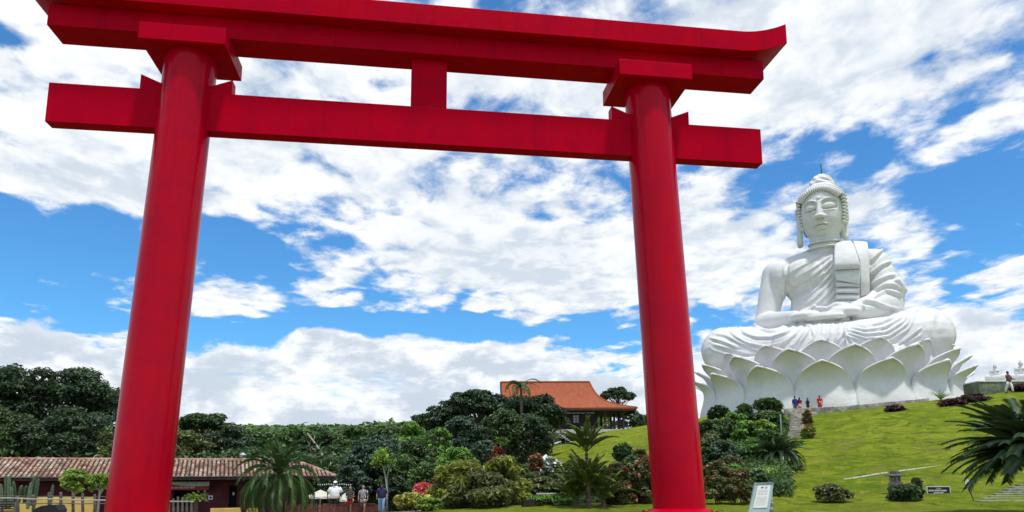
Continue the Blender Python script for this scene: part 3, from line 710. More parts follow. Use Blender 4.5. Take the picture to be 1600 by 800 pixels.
def tree(px, ytop, ybot, Y, wpx, kind, matl, label, group='trees around the garden and on the hills behind', cat='tree', dens=1.0, bark=BARK, name='broadleaf_tree', ls=1.0, trunk_r=None, lean=0, blossom=None, asp=.45, base=None):
    SEED[0] += 1; sd_ = SEED[0]; r = random.Random(sd_)
    g0 = gnd(px, Y) if base is None else base
    ztop = at(px, ytop, Y)[2]; zb = at(px, ybot, Y)[2]
    zb = max(zb, g0[2]+.1); rz = max(.25, (ztop-zb)/2); rx = wpx/2*Y/FPX
    root = empty(name, g0, r.uniform(0, 6.28), label, cat, group)
    cc = np.array([0, 0, (ztop+zb)/2-g0[2]])
    n = int(dens*min(17000, max(600, wpx*(ybot-ytop)*.95)))
    P, C, d = crown_points(kind, (rx, rx*.9, rz), n, sd_)
    V, F = leaf_quads(P+cc, Y*.0027*ls, asp, .5, d)
    obj('crown', mesh_np('crown', V, F), matl, root)
    H = cc[2]-rz*.35; tr = trunk_r or max(.04, rx*.07)
    mb = MB(); top = np.array([lean, 0, max(.2, H)])
    mb.tube([(0, 0, -.3), (lean*.3, r.uniform(-.1, .1)*rx*.2, H*.45), top], [tr*1.35, tr, tr*.7], 8)
    for k in range(0, len(C), 3 if kind != 'umbrella' else 2):
        c_ = C[k]+cc; st_ = top*r.uniform(.62, 1.0); mid = st_*.5+c_*.5; mid[2] -= .12*rx*0+.0
        mid = mid+np.array([r.uniform(-.1, .1)*rx, r.uniform(-.1, .1)*rx, -.06*rx])
        mb.tube([st_, mid, c_], [tr*.42, tr*.28, tr*.1], 5, False)
    if kind == 'bush':
        mb = MB()
        for k in range(5): mb.tube([(.1*rx*math.cos(k*2.4), .1*rx*math.sin(k*2.4), -.2), tuple((C[k*3]+cc)*np.array([.5, .5, .45])), tuple(C[k*3]+cc)], [tr*.5, tr*.35, tr*.15], 5, False)
    mb.build('stem' if kind == 'bush' else 'trunk', bark, root, smooth=True)
    if blossom:
        bm_, nb, bs = blossom; rr_ = np.random.default_rng(sd_+5)
        pick = rr_.choice(len(P), min(nb, len(P)), replace=False)
        V, F = leaf_quads(P[pick]*1.04+cc, Y*.0030*bs, .8, .8); obj('blossom', mesh_np('blossom', V, F), bm_, root)
    return root
def shrub(px, ytop, ybot, Y, wpx, matl, label, kind='bush', **kw):
    kw.setdefault('group', 'shrubs planted in the garden'); kw.setdefault('cat', 'shrub'); kw.setdefault('name', 'garden_shrub'); kw.setdefault('dens', 1.5)
    return tree(px, ytop, ybot, Y, wpx, kind, matl, label, **kw)

def frond_mesh(name, L, droop, leaf, n=26, wid=.05, stem=.02, vee=.5, fwd=.55, s0=.12, rise=.9):
    """arching feather leaf along +x"""
    mb = MB(); pts = []
    for k in range(15):
        s_ = k/14; a = rise-droop*s_**1.3
        if k == 0: p_ = np.array([0., 0, 0])
        else: p_ = pts[-1]+np.array([math.cos(a), 0, math.sin(a)])*L/14
        pts.append(p_)
    mb.tube(pts, [stem*(1-.8*k/14) for k in range(15)], 5)
    P_ = np.array(pts); T_ = np.linspace(0, 1, 15)
    for k in range(n):
        s_ = s0+(1-s0)*k/(n-1); c_ = np.array([np.interp(s_, T_, P_[:, j]) for j in range(3)])
        a = rise-droop*s_**1.3; tx = np.array([math.cos(a), 0, math.sin(a)]); up_ = np.array([-math.sin(a), 0, math.cos(a)])
        ll = leaf*(math.sin(min(1, s_*1.15+.12)*pi*.93)**.5*.9+.12)
        for sd_ in (-1, 1):
            d_ = tx*fwd*RNG.uniform(.8, 1.2)+np.array([0, sd_, 0])*(1-.3*fwd)+up_*vee*RNG.uniform(.5, 1.2); d_ /= np.linalg.norm(d_)
            w_ = np.cross(d_, up_); w_ /= np.linalg.norm(w_); e_ = c_+d_*ll-np.array([0, 0, 1])*ll*.22; m_ = c_+d_*ll*.5
            b_ = len(mb.v); mb.v += [tuple(c_-w_*wid*.35), tuple(c_+w_*wid*.35), tuple(m_+w_*wid*.5), tuple(e_), tuple(m_-w_*wid*.5)]; mb.f.append((b_, b_+1, b_+2, b_+3, b_+4))
    return mb.mesh(name)
def palm(loc, label, fronds, hc, trunk_r, matl, meshes, group=None, cat='palm', name='palm', trunk_mat=BARK, th=None, scale=1.0, trunk_top=None):
    """fronds: list of (azimuth, tilt, mesh index, scale)"""
    root = empty(name, loc, 0, label, cat, group)
    if hc > .05:
        mb = MB(); mb.tube([(0, 0, -.2), (.02, 0, hc*.5), (0, 0, hc)], [trunk_r*1.2, trunk_r, trunk_r*.9], 12)
        for k in range(int(hc/.16)): z_ = .1+k*.16; mb.tube([(trunk_r*1.08*math.cos(a), trunk_r*1.08*math.sin(a), z_+.03*math.sin(3*a+k)) for a in np.linspace(0, 2*pi, 9)], .022, 4, False)
        mb.build('trunk', trunk_mat, root)
    for azm, tilt, mi, sc in fronds:
        o = obj('frond', meshes[mi], matl, root, (0, 0, hc)); o.rotation_euler = (RNG.uniform(-.15, .15), -tilt, azm); o.scale = (sc,)*3
    return root

# ---------------------------------------------------------------- trees, from the left
T = tree
T(60, 556, 728, 75, 262, 'umbrella', F_BLACK, 'giant dark spreading tree rising over the left end of the tiled shop roof', dens=1.9, bark=DARKBARK, ls=1.1)
T(-75, 560, 730, 82, 200, 'umbrella', F_BLACK, 'dark tree cut by the left edge, behind the giant spreading tree', dens=.6)
T(-10, 640, 735, 66, 130, 'bush', F_DARK, 'low dark tree under the giant crown at the far left')
T(110, 640, 740, 66, 150, 'bush', F_BLACK, 'dark undergrowth tree filling the shade below the giant crown')
T(178, 668, 740, 62, 66, 'bush', F_OLIVE, 'small olive tree just left of the left gate column above the roof')
T(215, 650, 740, 80, 110, 'bush', F_DARK, 'dark tree mostly hidden behind the left gate column')
T(318, 641, 690, 92, 92, 'umbrella', F_DARK, 'flat topped tree right of the left gate column, standing above the others', dens=1.3, ls=1.2)
T(290, 676, 730, 84, 80, 'bush', F_OLIVE, 'olive tree beside the left gate column behind the tiled roof')
T(352, 668, 735, 88, 100, 'bush', F_BLACK, 'rounded dark tree behind the metal roof vent')
T(408, 672, 735, 100, 110, 'bush', F_MID, 'mid green tree behind the roof between the vent and the drooping palm')
T(455, 664, 720, 106, 90, 'umbrella', F_MID, 'mid green tree above the crown of the drooping palm')
T(505, 664, 720, 108, 96, 'umbrella', F_DARK, 'dark flat tree below the far ridge, left of the bare white branch')
T(556, 668, 725, 104, 90, 'bush', F_MID, 'mid green tree below the far ridge, right of the bare white branch')
T(395, 700, 735, 74, 84, 'bush', F_DARK, 'low dark tree just behind the roof ridge left of the palm')
T(468, 694, 745, 72, 86, 'bush', F_BLACK, 'dark tree behind the right end of the tiled roof')
T(524, 692, 760, 70, 84, 'umbrella', F_DARK, 'dark tree with grey outer twigs beyond the hipped roof end')
T(606, 664, 720, 98, 80, 'umbrella', F_DARK, 'dark tree under the far ridge behind the rounded leafy tree')
T(588, 684, 772, 62, 118, 'bush', F_BLUE, 'large rounded blue green tree behind the walking people', dens=1.3, ls=1.2)
T(549, 728, 775, 56, 66, 'bush', F_BLUE, 'rounded dark shrub tree behind the roof corner and the umbrellas')
T(628, 712, 775, 57, 76, 'bush', F_MID, 'dark green tree between the rounded tree and the pink flowers')
T(646, 657, 735, 66, 58, 'tall', F_BRIGHT, 'taller of two bright green feathery trees left of the umbrella shaped tree')
T(684, 664, 740, 64, 52, 'tall', F_BRIGHT, 'smaller bright green feathery tree nearer the umbrella shaped tree')
T(664, 640, 690, 92, 60, 'umbrella', F_DARK, 'dark tree whose crown starts the slope of trees up to the hill house')
T(700, 622, 700, 84, 84, 'umbrella', F_BLACK, 'dark tree on the left shoulder of the tall umbrella shaped tree', dens=1.1)
T(748, 603, 672, 80, 102, 'umbrella', F_BLACK, 'tall umbrella shaped tree with bare limbs left of the hill house', dens=1.25, bark=BARK, ls=1.1)
T(715, 652, 712, 74, 84, 'bush', F_BLUE, 'blue green tree under the tall umbrella shaped tree')
T(775, 650, 705, 74, 66, 'bush', F_BLACK, 'dark tree in front of the left gable of the hill house')
T(790, 618, 680, 84, 70, 'umbrella', F_DARK, 'dark tree touching the left gable of the hill house roof')
T(834, 609, 690, 78, 108, 'umbrella', F_BLACK, 'dark layered tree covering the front of the hill house roof', dens=1.5)
T(800, 640, 700, 76, 70, 'bush', F_DARK, 'dark tree below the drooping treetop palm before the hill house')
T(826, 648, 708, 71, 92, 'bush', F_BLACK, 'dark bushy tree hiding the foot of the ragged palm before the hill house')
T(788, 640, 716, 69, 72, 'bush', F_DARK, 'dark bushy tree at the left below the hill house, above the pale hand rail')
T(856, 645, 676, 80, 40, 'bush', F_BLACK, 'small dark crown against the dark wall of the hill house')
T(757, 688, 715, 56, 46, 'bush', F_BLUE, 'small rounded blue green tree left of the papaya plant')
T(716, 702, 745, 50, 82, 'bush', F_BRIGHT, 'fresh green spreading tree above the yellow green bush', dens=1.4)
T(672, 722, 775, 48, 70, 'bush', F_MID, 'mid green bush behind the pink flowers')
T(650, 690, 760, 60, 70, 'bush', F_DARK, 'dark tree left below the bright feathery trees')
T(969, 604, 636, 112, 62, 'umbrella', F_BLACK, 'flat topped tree standing behind the right end of the hill house', dens=1.8)
T(988, 640, 668, 118, 44, 'bush', F_DARK, 'low dark tree behind the porch of the hill house')
T(1000, 650, 672, 112, 36, 'bush', F_BLACK, 'dark bush beside the right gate column on the hill house lawn', cat='tree')
T(1020, 646, 668, 120, 40, 'round', F_DARK, 'dark tree hidden behind the right gate column')
# dead branch and slim pale tree
b0 = at(520, 718, 68); b1 = at(478, 674, 70)
root = empty('dead_tree', gnd(512, 69), 0, 'bare white dead branch leaning against the dark trees above the roof end', 'tree')
gq = gnd(512, 69); mb = MB(); R0_ = lambda p: tuple(np.array(p)-gq)
mb.tube([(0, 0, -.2), R0_(at(508, 720, 69)), R0_(at(500, 704, 69)), R0_(at(490, 690, 69)), R0_(at(480, 676, 69))], [.2, .16, .13, .09, .03], 7)
mb.tube([R0_(at(500, 704, 69)), R0_(at(489, 702, 69)), R0_(at(481, 690, 68))], [.09, .06, .02], 6); mb.tube([R0_(at(490, 690, 69)), R0_(at(492, 680, 69))], [.06, .02], 6)
mb.build('trunk', PALEBARK, root, smooth=True)
gq = gnd(606, 44); root = empty('slim_tree', gq, 0, 'slim pale stemmed young tree with yellow green leaves behind the man in jeans', 'tree'); mb = MB()
mb.tube([(0, 0, -.2), R0_(at(605, 765, 44)), R0_(at(602, 742, 44)), R0_(at(596, 722, 44))], [.07, .06, .05, .03], 7); mb.tube([R0_(at(605, 765, 44)), R0_(at(606, 740, 44)), R0_(at(610, 722, 44))], [.04, .03, .02], 6)
mb.build('trunk', PALEBARK, root, smooth=True)
P, C, d = crown_points('round', (.9, .9, .7), 420, 5); V, F = leaf_quads(P+np.array(R0_(at(597, 716, 44))), .15, .4); obj('crown', mesh_np('crown', V, F), F_LIME, root)
# tree top palm before the house, and papaya
PF = [frond_mesh('frond', 2.6, 1.9, .55, 26, .07, .04, .1), frond_mesh('frond', 2.6, 2.5, .5, 24, .07, .04, .1)]
gq = gnd(815, 74)
palm(gq, 'ragged palm rising above the dark trees in front of the hill house roof', [(k*2.4, .35*math.sin(k*1.7), k % 2, .85+.2*math.sin(k)) for k in range(13)], float(at(815, 607, 74)[2]-gq[2]), .14, F_DARK, PF, cat='palm', name='palm')
gq = gnd(782, 50)
PAP = [frond_mesh('frond', .8, 1.2, .32, 9, .12, .02, .1, s0=.4)]
palm(gq, 'small papaya like plant with a thin pale stem in front of the dark hillside trees', [(k*2.4, .5*math.sin(k*1.3), 0, .8+.2*math.sin(k*2)) for k in range(12)], float(at(782, 694, 50)[2]-gq[2]), .05, F_LIME, PAP, cat='plant', name='papaya_plant', trunk_mat=PALEBARK)

# far wooded ridge: nobody could count it
N_ = 5200; a_ = RNG.uniform(-.85, .12, N_); Yd = RNG.uniform(125, 400, N_); x_ = a_*Yd; z_ = terr_s(x_, Yd)
C = np.stack([x_, Yd, z_+RNG.uniform(1.5, 4.5, N_)], 1); nq = 22
d = unit(RNG.normal(size=(N_*nq, 3))); d[:, 2] = np.abs(d[:, 2]); rr = np.repeat(RNG.uniform(2.0, 4.2, N_), nq)[:, None]
V, F = leaf_quads(np.repeat(C, nq, 0)+d*rr*np.array([1, 1, .75]), 1.0, .6, .5, d)
tag(obj('wooded_ridge', mesh_np('wooded_ridge', V, F), F_MID), 'low wooded ridge closing the view behind the tiled shop', 'forest', kind='stuff')

# ---------------------------------------------------------------- shrubs left of the right column
shrub(662, 757, 780, 38, 32, F_MID, 'shrub crowded with coral pink flowers beside the yellow green bush', blossom=(F_PINK, 420, 2.0))
shrub(645, 772, 806, 33, 72, F_YEL, 'low yellow flowering bush left of the big yellow green bush', blossom=(F_GOLD, 160, 1.4), ls=1.2)
shrub(672, 778, 806, 32, 42, F_LIME, 'low lime bush at the foot of the big yellow green bush')
shrub(722, 722, 803, 35, 108, F_YEL, 'left half of the big yellow green willow leaved bush', ls=1.9, asp=.25, dens=.75)
shrub(786, 714, 803, 36, 92, F_YEL, 'right half of the big yellow green willow leaved bush', ls=1.9, asp=.25, dens=.75)
shrub(750, 740, 806, 34.2, 120, F_OLIVE, 'darker olive growth under the big yellow green bush', ls=1.7, asp=.3, dens=.6)
shrub(777, 700, 735, 42, 22, F_RED, 'small orange leaved shrub peeping over the yellow green bush', ls=1.6)
shrub(841, 710, 745, 42, 34, F_OLIVE, 'copper green rounded shrub above the brown planter box', blossom=(F_RED, 260, 1.4))
shrub(862, 716, 782, 39, 44, F_MID, 'bush covered in small white flowers left of the fan leaved palm', blossom=(F_WHITE, 330, 1.6))
shrub(832, 738, 788, 38, 44, F_OLIVE, 'olive shrub between the yellow green bush and the white flowers')
shrub(884, 735, 790, 40, 50, F_BLUE, 'dark blue green shrub behind the fan leaved palm clump')
shrub(862, 775, 800, 34, 74, F_BRIGHT, 'low bright green ground plant around the brown planter box', kind='umbrella')
shrub(975, 697, 722, 42, 34, F_DARK, 'dark large leaved plant rising over the croton hedge left of the right column', ls=2.2, asp=.6)
shrub(1000, 704, 725, 41, 22, F_OLIVE, 'bronze large leaved plant beside the right gate column', ls=2, asp=.6)
shrub(965, 720, 797, 33.5, 62, F_OLIVE, 'left part of the copper and red speckled croton hedge', blossom=(F_RED, 420, 1.2), dens=2)
shrub(1008, 716, 797, 34, 62, F_OLIVE, 'croton hedge part touching the left side of the right gate column', blossom=(F_RED, 420, 1.2), dens=2)
shrub(1048, 716, 797, 35, 60, F_OLIVE, 'croton hedge part hidden behind the right gate column', dens=1)
shrub(1121, 722, 798, 33, 62, F_OLIVE, 'red speckled croton hedge just right of the right gate column', blossom=(F_RED, 320, 1.1), dens=2)
shrub(1158, 735, 797, 32.5, 44, F_OLIVE, 'red speckled croton bush behind the slanted information stand', blossom=(F_RED, 240, 1.1), dens=2)
# garden right of the column
shrub(1104, 655, 735, 50, 44, F_DARK, 'tall dark conifer like shrub against the right side of the right gate column', kind='tall', dens=2)
shrub(1132, 690, 745, 44, 56, F_BLUE, 'blue grey leaved shrub in the middle of the slope garden')
shrub(1130, 655, 700, 54, 46, F_MID, 'mid green shrub left in the slope garden below the statue')
shrub(1128, 632, 664, 58, 30, F_BLACK, 'small dark frangipani with flat leaf heads left of the slope garden', kind='umbrella', ls=1.9)
shrub(1168, 634, 668, 58, 46, F_DARK, 'spiky dark green shrub at the upper edge of the slope garden', ls=1.6, asp=.2)
shrub(1206, 620, 652, 60, 44, F_DARK, 'umbrella leaved shrub standing out dark against the white petals', kind='umbrella', ls=2.1, asp=.35)
shrub(1204, 640, 675, 57, 54, F_MID, 'leafy green shrub beside the top of the garden steps')
shrub(1170, 660, 705, 53, 60, F_BRIGHT, 'bright green broad shrub in the middle of the slope garden', ls=1.5)
shrub(1205, 672, 712, 50, 50, F_MID, 'green shrub between the bright broad shrub and the steps', ls=1.3)
shrub(1150, 700, 735, 46, 60, F_DARK, 'dark shrub above the croton hedge and left of the sago palm')
shrub(1178, 695, 722, 47, 50, F_BRIGHT, 'light green low shrub just above the sago palm')
shrub(1196, 733, 768, 40, 66, F_LIME, 'pale leaved low shrub in front of the sago palm', ls=1.4)
shrub(1150, 726, 770, 38, 46, F_BRIGHT, 'bright leafy shrub between the croton hedge and the pale low shrub', ls=1.2)
shrub(1268, 642, 668, 60, 18, F_OLIVE, 'upper pink and green flower border along the right of the garden steps', ls=.8, blossom=(F_RED, 200, .8))
shrub(1268, 664, 702, 54, 24, F_LIME, 'lower flower border along the right of the garden steps', ls=.8, blossom=(F_PINK, 200, .6))
shrub(1245, 690, 712, 52, 30, F_LIME, 'yellow green plants at the foot of the garden steps', blossom=(F_GOLD, 40, 1.2))
shrub(1296, 758, 797, 33, 58, F_OLIVE, 'small round bush alone on the lawn, the left of the two', group='small round bushes on the lawn', cat='bush', name='lawn_bush', ls=1.3, dens=1.6)
shrub(1413, 758, 798, 32.5, 54, F_DARK, 'small wide bush standing in front of the stone lantern', group='small round bushes on the lawn', cat='bush', name='lawn_bush', ls=1.4, dens=1.7)
shrub(1431, 746, 778, 33, 16, F_OLIVE, 'upright leafy shoot at the right of the bush by the stone lantern', kind='tall', cat='bush', name='lawn_bush', ls=1.3)
for px_, yt, yb, wd, lb in ((1396, 631, 641, 32, 'short maroon hedge left, on the crest below the petals'), (1485, 622, 632, 46, 'dark olive hedge under the spiky plant on the crest'), (1517, 613, 626, 50, 'longest maroon hedge on the crest left of the green wall'), (1592, 597, 610, 36, 'maroon hedge on the crest at the right edge of the view')):
    h_ = hit(px_, yb, 50, 90); Yh = h_[1]
    shrub(px_, yt+(yb-yt)*.32, yb+2, Yh-.3, wd, F_MAROON, lb, group='clipped maroon hedges on the crest of the lawn', cat='hedge', name='hedge', dens=3, base=np.array([h_[0], h_[1]-.3, h_[2]-.2]))
SP = [frond_mesh('frond', 1.5, .9, .16, 10, .06, .02, .1)]
h_ = hit(1470, 626, 50, 90)
palm(h_, 'pale spiky plant on the crest of the lawn in front of the petals', [(k*2.4, -.1+.5*((k*7) % 5)/5, 0, .7+.05*(k % 4)) for k in range(26)], .05, .1, F_LIME, SP, cat='plant', name='spiky_plant')

for i_, (px_, yt, yb, Yq, wd, m_, lb) in enumerate((
 (1112, 680, 735, 47, 50, F_OLIVE, 'olive shrub against the right column halfway down the slope garden'), (1150, 645, 690, 55.5, 52, F_BRIGHT, 'spiky bright shrub high in the slope garden'),
 (1186, 648, 690, 56, 50, F_DARK, 'dark leafy shrub high in the slope garden'), (1190, 655, 700, 54, 60, F_LIME, 'yellowish low shrub in the upper slope garden'),
 (1222, 640, 672, 59, 30, F_DARK, 'dark shrub touching the left side of the upper steps'), (1108, 700, 745, 44, 54, F_DARK, 'dark shrub low beside the right column in the slope garden'),
 (1140, 712, 760, 41, 50, F_OLIVE, 'olive bush between the croton hedge and the blue grey shrub'), (1182, 735, 778, 37, 50, F_DARK, 'dark bush behind the slanted information stand'),
 (1226, 700, 735, 47, 44, F_DARK, 'dark shrub growing behind the right side of the sago palm'), (850, 745, 792, 37, 50, F_OLIVE, 'olive shrub below the white flower bush'),
 (900, 718, 760, 41, 60, F_MID, 'mid green shrub behind the young palm'), (945, 728, 790, 38, 50, F_MID, 'green shrub between the young palm and the croton hedge'),
 (812, 728, 788, 39, 46, F_MID, 'green shrub right behind the yellow green bush'), (985, 715, 770, 38, 60, F_DARK, 'dark shrub behind the croton hedge left of the right column'),
 (700, 735, 790, 42, 60, F_DARK, 'dark shrub behind the left of the yellow green bush'), (620, 745, 800, 45, 50, F_BLACK, 'dark shrub in the shade right of the man in jeans'))):
    shrub(px_, yt, yb, Yq, wd, m_, lb, ls=1.2)

# ---------------------------------------------------------------- palms
FA = [frond_mesh('frond', 2.3, 1.25, .52, 34, .026, .022, .35, 1.1), frond_mesh('frond', 2.3, 1.9, .52, 34, .026, .022, .3, 1.1), frond_mesh('frond', 2.2, 2.5, .52, 34, .026, .022, .2, 1.1)]
gq = gnd(436, 30)
fr = []
for k in range(64):
    a_ = k*2.39996; lv = k/63
    if lv < .42: fr.append((a_, .45+.30*math.sin(k), 0, .58+.20*(k % 3)/2))
    elif lv < .65: fr.append((a_, -.1+.2*math.sin(k*2.2), 1, .85+.1*(k % 3)/2))
    else: fr.append((a_, -.75-.25*(k % 2), 1, .98))
palm(gq, 'feathery palm with long drooping grey green fronds in front of the shop', fr, float(at(436, 742, 30)[2]-gq[2]), .20, F_PALM, FA, cat='palm', name='palm')
FS = [frond_mesh('frond', 2.1, 1.3, .30, 46, .03, .025, .35, .6), frond_mesh('frond', 2.0, 2.0, .30, 46, .03, .025, .3, .6)]
gq = gnd(1216, 45)
palm(gq, 'dark sago palm with stiff arching fronds on the slope garden', [(k*2.39996, .45-.95*(k/96)+.1*math.sin(k*3), 1 if k > 40 else 0, .98+.12*math.sin(k*1.3)) for k in range(96)], .55, .30, F_SAGO, FS, cat='palm', name='sago_palm')
FB = [frond_mesh('frond', 2.7, .75, .50, 70, .036, .03, .05, .7, s0=.05, rise=.5), frond_mesh('frond', 2.7, 1.0, .50, 70, .036, .03, .0, .7, s0=.05, rise=.5)]
gq = gnd(1626, 24.5)
palm(gq, 'big dark cycad palm with broad drooping fronds cut by the right edge', [(k*2.39996, .72-1.08*(k/130)+.08*math.sin(k*3), 1 if k > 50 else 0, 1.0+.10*math.sin(k*1.3)) for k in range(130)], float(at(1626, 714, 24.5)[2]-gq[2]), .30, F_SAGO, FB, cat='palm', name='cycad_palm')
FF = [frond_mesh('frond', 1.6, .50, .52, 30, .07, .022, .5, 1.5, .25), frond_mesh('frond', 1.6, .95, .52, 30, .07, .022, .4, 1.5, .25)]
gq = gnd(917, 33)
palm(gq, 'slender young palm with upright fan of yellow green fronds left of the right column', [(k*2.39996, .55-.80*(k/20), k % 2, .92+.14*math.sin(k)) for k in range(21)], float(at(917, 707, 33)[2]-gq[2]), .07, F_PALM2, FF, cat='palm', name='young_palm')
for px_, Yq, hc, nf, lb in ((919, 31.5, .95, 34, 'tallest clump of palm fronds around the foot of the slender young palm'), (899, 32.2, .30, 26, 'left clump of palm fronds beside the slender young palm'), (941, 31.8, .30, 26, 'right clump of palm fronds reaching toward the croton hedge')):
    gq = gnd(px_, Yq)
    palm(gq, lb, [(k*2.39996, .60-.95*(k/nf), k % 2, .84+.18*math.sin(k*1.9)) for k in range(nf)], hc, .10, F_PALM2, FF, cat='palm', name='palm_clump', group='palm clumps around the young palm')
# potted yellow plant and topiary trees, cacti
gq = gnd(309, 31)
palm(gq, 'bright yellow green spiky plant right of the left gate column', [(k*2.39996, .45-.8*(k/60), 0, .50+.08*math.sin(k)) for k in range(60)], .55, .08, F_LIME, [frond_mesh('frond', 1.1, 1.3, .14, 14, .05, .02, .2)], cat='plant', name='spiky_plant')
for (px_, yt, yb, wd, lb) in ((119, 733, 768, 44, 'cloud pruned yellow green tree in front of the shop, the fuller of two'), (158, 735, 765, 34, 'cloud pruned yellow green tree touching the left gate column')):
    T(px_, yt, yb+6, 34, wd, 'round', F_LIME, lb, group='cloud pruned trees by the shop', name='pruned_tree', dens=2.2, ls=.9, bark=PALEBARK, trunk_r=.05)
CAC = mat('cactus_skin', (.07, .11, .06), .7, .3, 8, bump=.3)
def cactus_arm(mb, p, q, r_):
    p, q = np.array(p, float), np.array(q, float); n = 14; V = []; F = []; ax = unit(q-p); a = unit(np.cross(ax, [0, 1., .1])); b = np.cross(ax, a)
    prof = [(0, .85), (.2, 1), (.8, 1), (.93, .8), (1, .3)]
    for s_, k_ in prof:
        for i in range(n): th_ = 2*pi*i/n; rr_ = r_*k_*(1.12 if i % 2 else .82); V.append(p+(q-p)*s_+rr_*(a*math.cos(th_)+b*math.sin(th_)))
    for j in range(4):
        for i in range(n): F.append((j*n+i, j*n+(i+1) % n, (j+1)*n+(i+1) % n, (j+1)*n+i))
    F.append(tuple(4*n+i for i in range(n))); mb.add(V, F)
gq = gnd(30, 37); root = empty('cactus', gq, 0, 'clump of tall columnar cacti behind the rail fence at the far left', 'cactus', 'cacti behind the fence')
for (x0, y0_, x1, y1_) in ((9, 795, 10, 742), (14, 795, 14, 744), (3, 790, 1, 756), (24, 790, 21, 752), (29, 785, 34, 758), (38, 785, 41, 759), (43, 795, 49, 753), (49, 790, 54, 743), (52, 795, 60, 747), (18, 790, 18, 760)):
    mb = MB(); cactus_arm(mb, R0_(at(x0, y0_, 37+RNG.uniform(-.4, .4))), R0_(at(x1, y1_, 37)), .085); mb.build('stem', CAC, root, smooth=False)
gq = gnd(82, 36); root = empty('cactus', gq, 0, 'single thin cactus before the dark red shop wall, left of the pruned trees', 'cactus', 'cacti behind the fence')
mb = MB(); cactus_arm(mb, (0, 0, -.1), R0_(at(83, 757, 36)), .07); mb.build('stem', CAC, root)

# undergrowth under the trees behind the shop
N_ = 1500; px_ = RNG.uniform(-80, 690, N_); Yd = RNG.uniform(60, 84, N_); x_ = (px_-800)/FPX*Yd; z_ = terr_s(x_, Yd); nq = 26
C = np.stack([x_, Yd, z_+RNG.uniform(.2, 4.6, N_)], 1)
d = unit(RNG.normal(size=(N_*nq, 3))); rr = np.repeat(RNG.uniform(.7, 1.6, N_), nq)[:, None]
V, F = leaf_quads(np.repeat(C, nq, 0)+d*rr*np.array([1, 1, .7]), .26, .5, .5, d)
tag(obj('undergrowth', mesh_np('undergrowth', V, F), F_DARK), 'dense dark undergrowth between the tree trunks behind the shop', 'undergrowth', kind='stuff')

# ground cover filling the beds
def bed(name, label, poly_fn, n, mt_, h=.35, s=.11):
    P_ = np.array([poly_fn() for _ in range(n)]); z_ = terr_s(P_[:, 0], P_[:, 1]); nq = 16
    C_ = np.stack([P_[:, 0], P_[:, 1], z_+RNG.uniform(0, h, n)], 1); d_ = unit(RNG.normal(size=(n*nq, 3)))
    V, F = leaf_quads(np.repeat(C_, nq, 0)+d_*np.array([.38, .38, .25])*RNG.uniform(.6, 1.2, (n*nq, 1)), s, .4, .5, d_)
    tag(obj(name, mesh_np(name, V, F), mt_), label, 'ground cover', kind='stuff')
def pick(px0, px1, Y0, Y1):
    def f():
        Yq = RNG.uniform(Y0, Y1); return ((RNG.uniform(px0, px1)-800)/FPX*Yq, Yq)
    return f
bed('ground_cover', 'low leafy ground cover of the garden left of the steps', pick(1075, 1226, 36, 61), 2300, F_MID, .7, .12)
bed('ground_cover', 'low leafy ground cover of the flower beds left of the right column', pick(815, 1075, 35, 43), 1100, F_DARK, .35, .10)
bed('ground_cover', 'dark ground cover on the bank below the hill house', pick(690, 850, 44, 88), 1500, F_DARK, .9, .2)

# ================================================================ shop
TILE = mat('clay_tile', (.31, .185, .125), .9, .45, 2.2, bump=.3, bscale=30, island=.4, col2=(.42, .33, .25), spec=.15)
MAROON = mat('maroon_wall', (.10, .017, .022), .8, .25, 1.5, bump=.1); YELLOW = mat('yellow_paint', (.72, .50, .12), .8, .12, 1.2, bump=.1)
DARKWOOD = mat('dark_wood', (.028, .018, .014), .7, .4, 4, bump=.3); BLACK = mat('dark_interior', (.008, .008, .009), .9, .2)
STEEL = mat('galvanised_steel', (.55, .57, .58), .4, .2, 5, metal=.7); WHITE = mat('white_paint', (.78, .78, .75), .6, .08, 3); SIGNRED = mat('sign_red', (.24, .035, .02), .6, .3, 3)
BANNER = mat('banner_grey_green', (.42, .46, .38), .6, .2, 2); LETTER = mat('sign_lettering', (.62, .42, .30), .6, .1)
WOODG = mat('weathered_wood', (.13, .115, .095), .9, .4, 8, bump=.5); RAILW = mat('pale_rail', (.42, .40, .35), .8, .25, 6)
PICKET = mat('picket_brown', (.14, .055, .035), .85, .35, 5, bump=.4, island=.3)
A0 = np.array([-37.0, 44.2]); B0 = np.array([-13.6, 54.0]); Ld = B0-A0; LEN = float(np.hypot(*Ld)); AX = Ld/LEN; NX = np.array([-AX[1], AX[0]])   # NX points away from the camera
SANG = math.atan2(AX[1], AX[0])
shop = empty('shop_building', (A0[0], A0[1], -1.75), SANG, 'long low shop with a clay tiled roof, maroon walls and a hipped right end', 'building')
# local: x along eave 0..LEN, y back, z up from -1.75
EZ, RZ, RUN = 3.05, 4.28, 3.6
xe = LEN+.3; rid_e = LEN-2.3
nrow = int((xe+.5)/.285)
mb = MB(); sl = math.hypot(RUN, RZ-EZ)
for k in range(nrow):
    x0 = -.4+k*.285+.14
    top_s = 1.0 if x0 < rid_e else max(0, 1-(x0-rid_e)/(xe-rid_e))
    ns = max(1, int(7*top_s+.5)); jog = RNG.uniform(-.012, .012, ns)
    for j in range(ns):
        s0, s1 = top_s*j/ns, top_s*(j+1)/ns+.015
        V = []
        for s_, lift, rr in ((s0, .055, .105), (s1, .015, .085)):
            for i in range(5):
                a = pi*i/4; V.append((x0+jog[j]+rr*math.cos(a), s_*RUN-.02, EZ+(RZ-EZ)*s_+lift+rr*.9*math.sin(a)))
        mb.add(V, [(i, i+1, i+6, i+5) for i in range(4)]+[(0, 1, 2, 3, 4)])
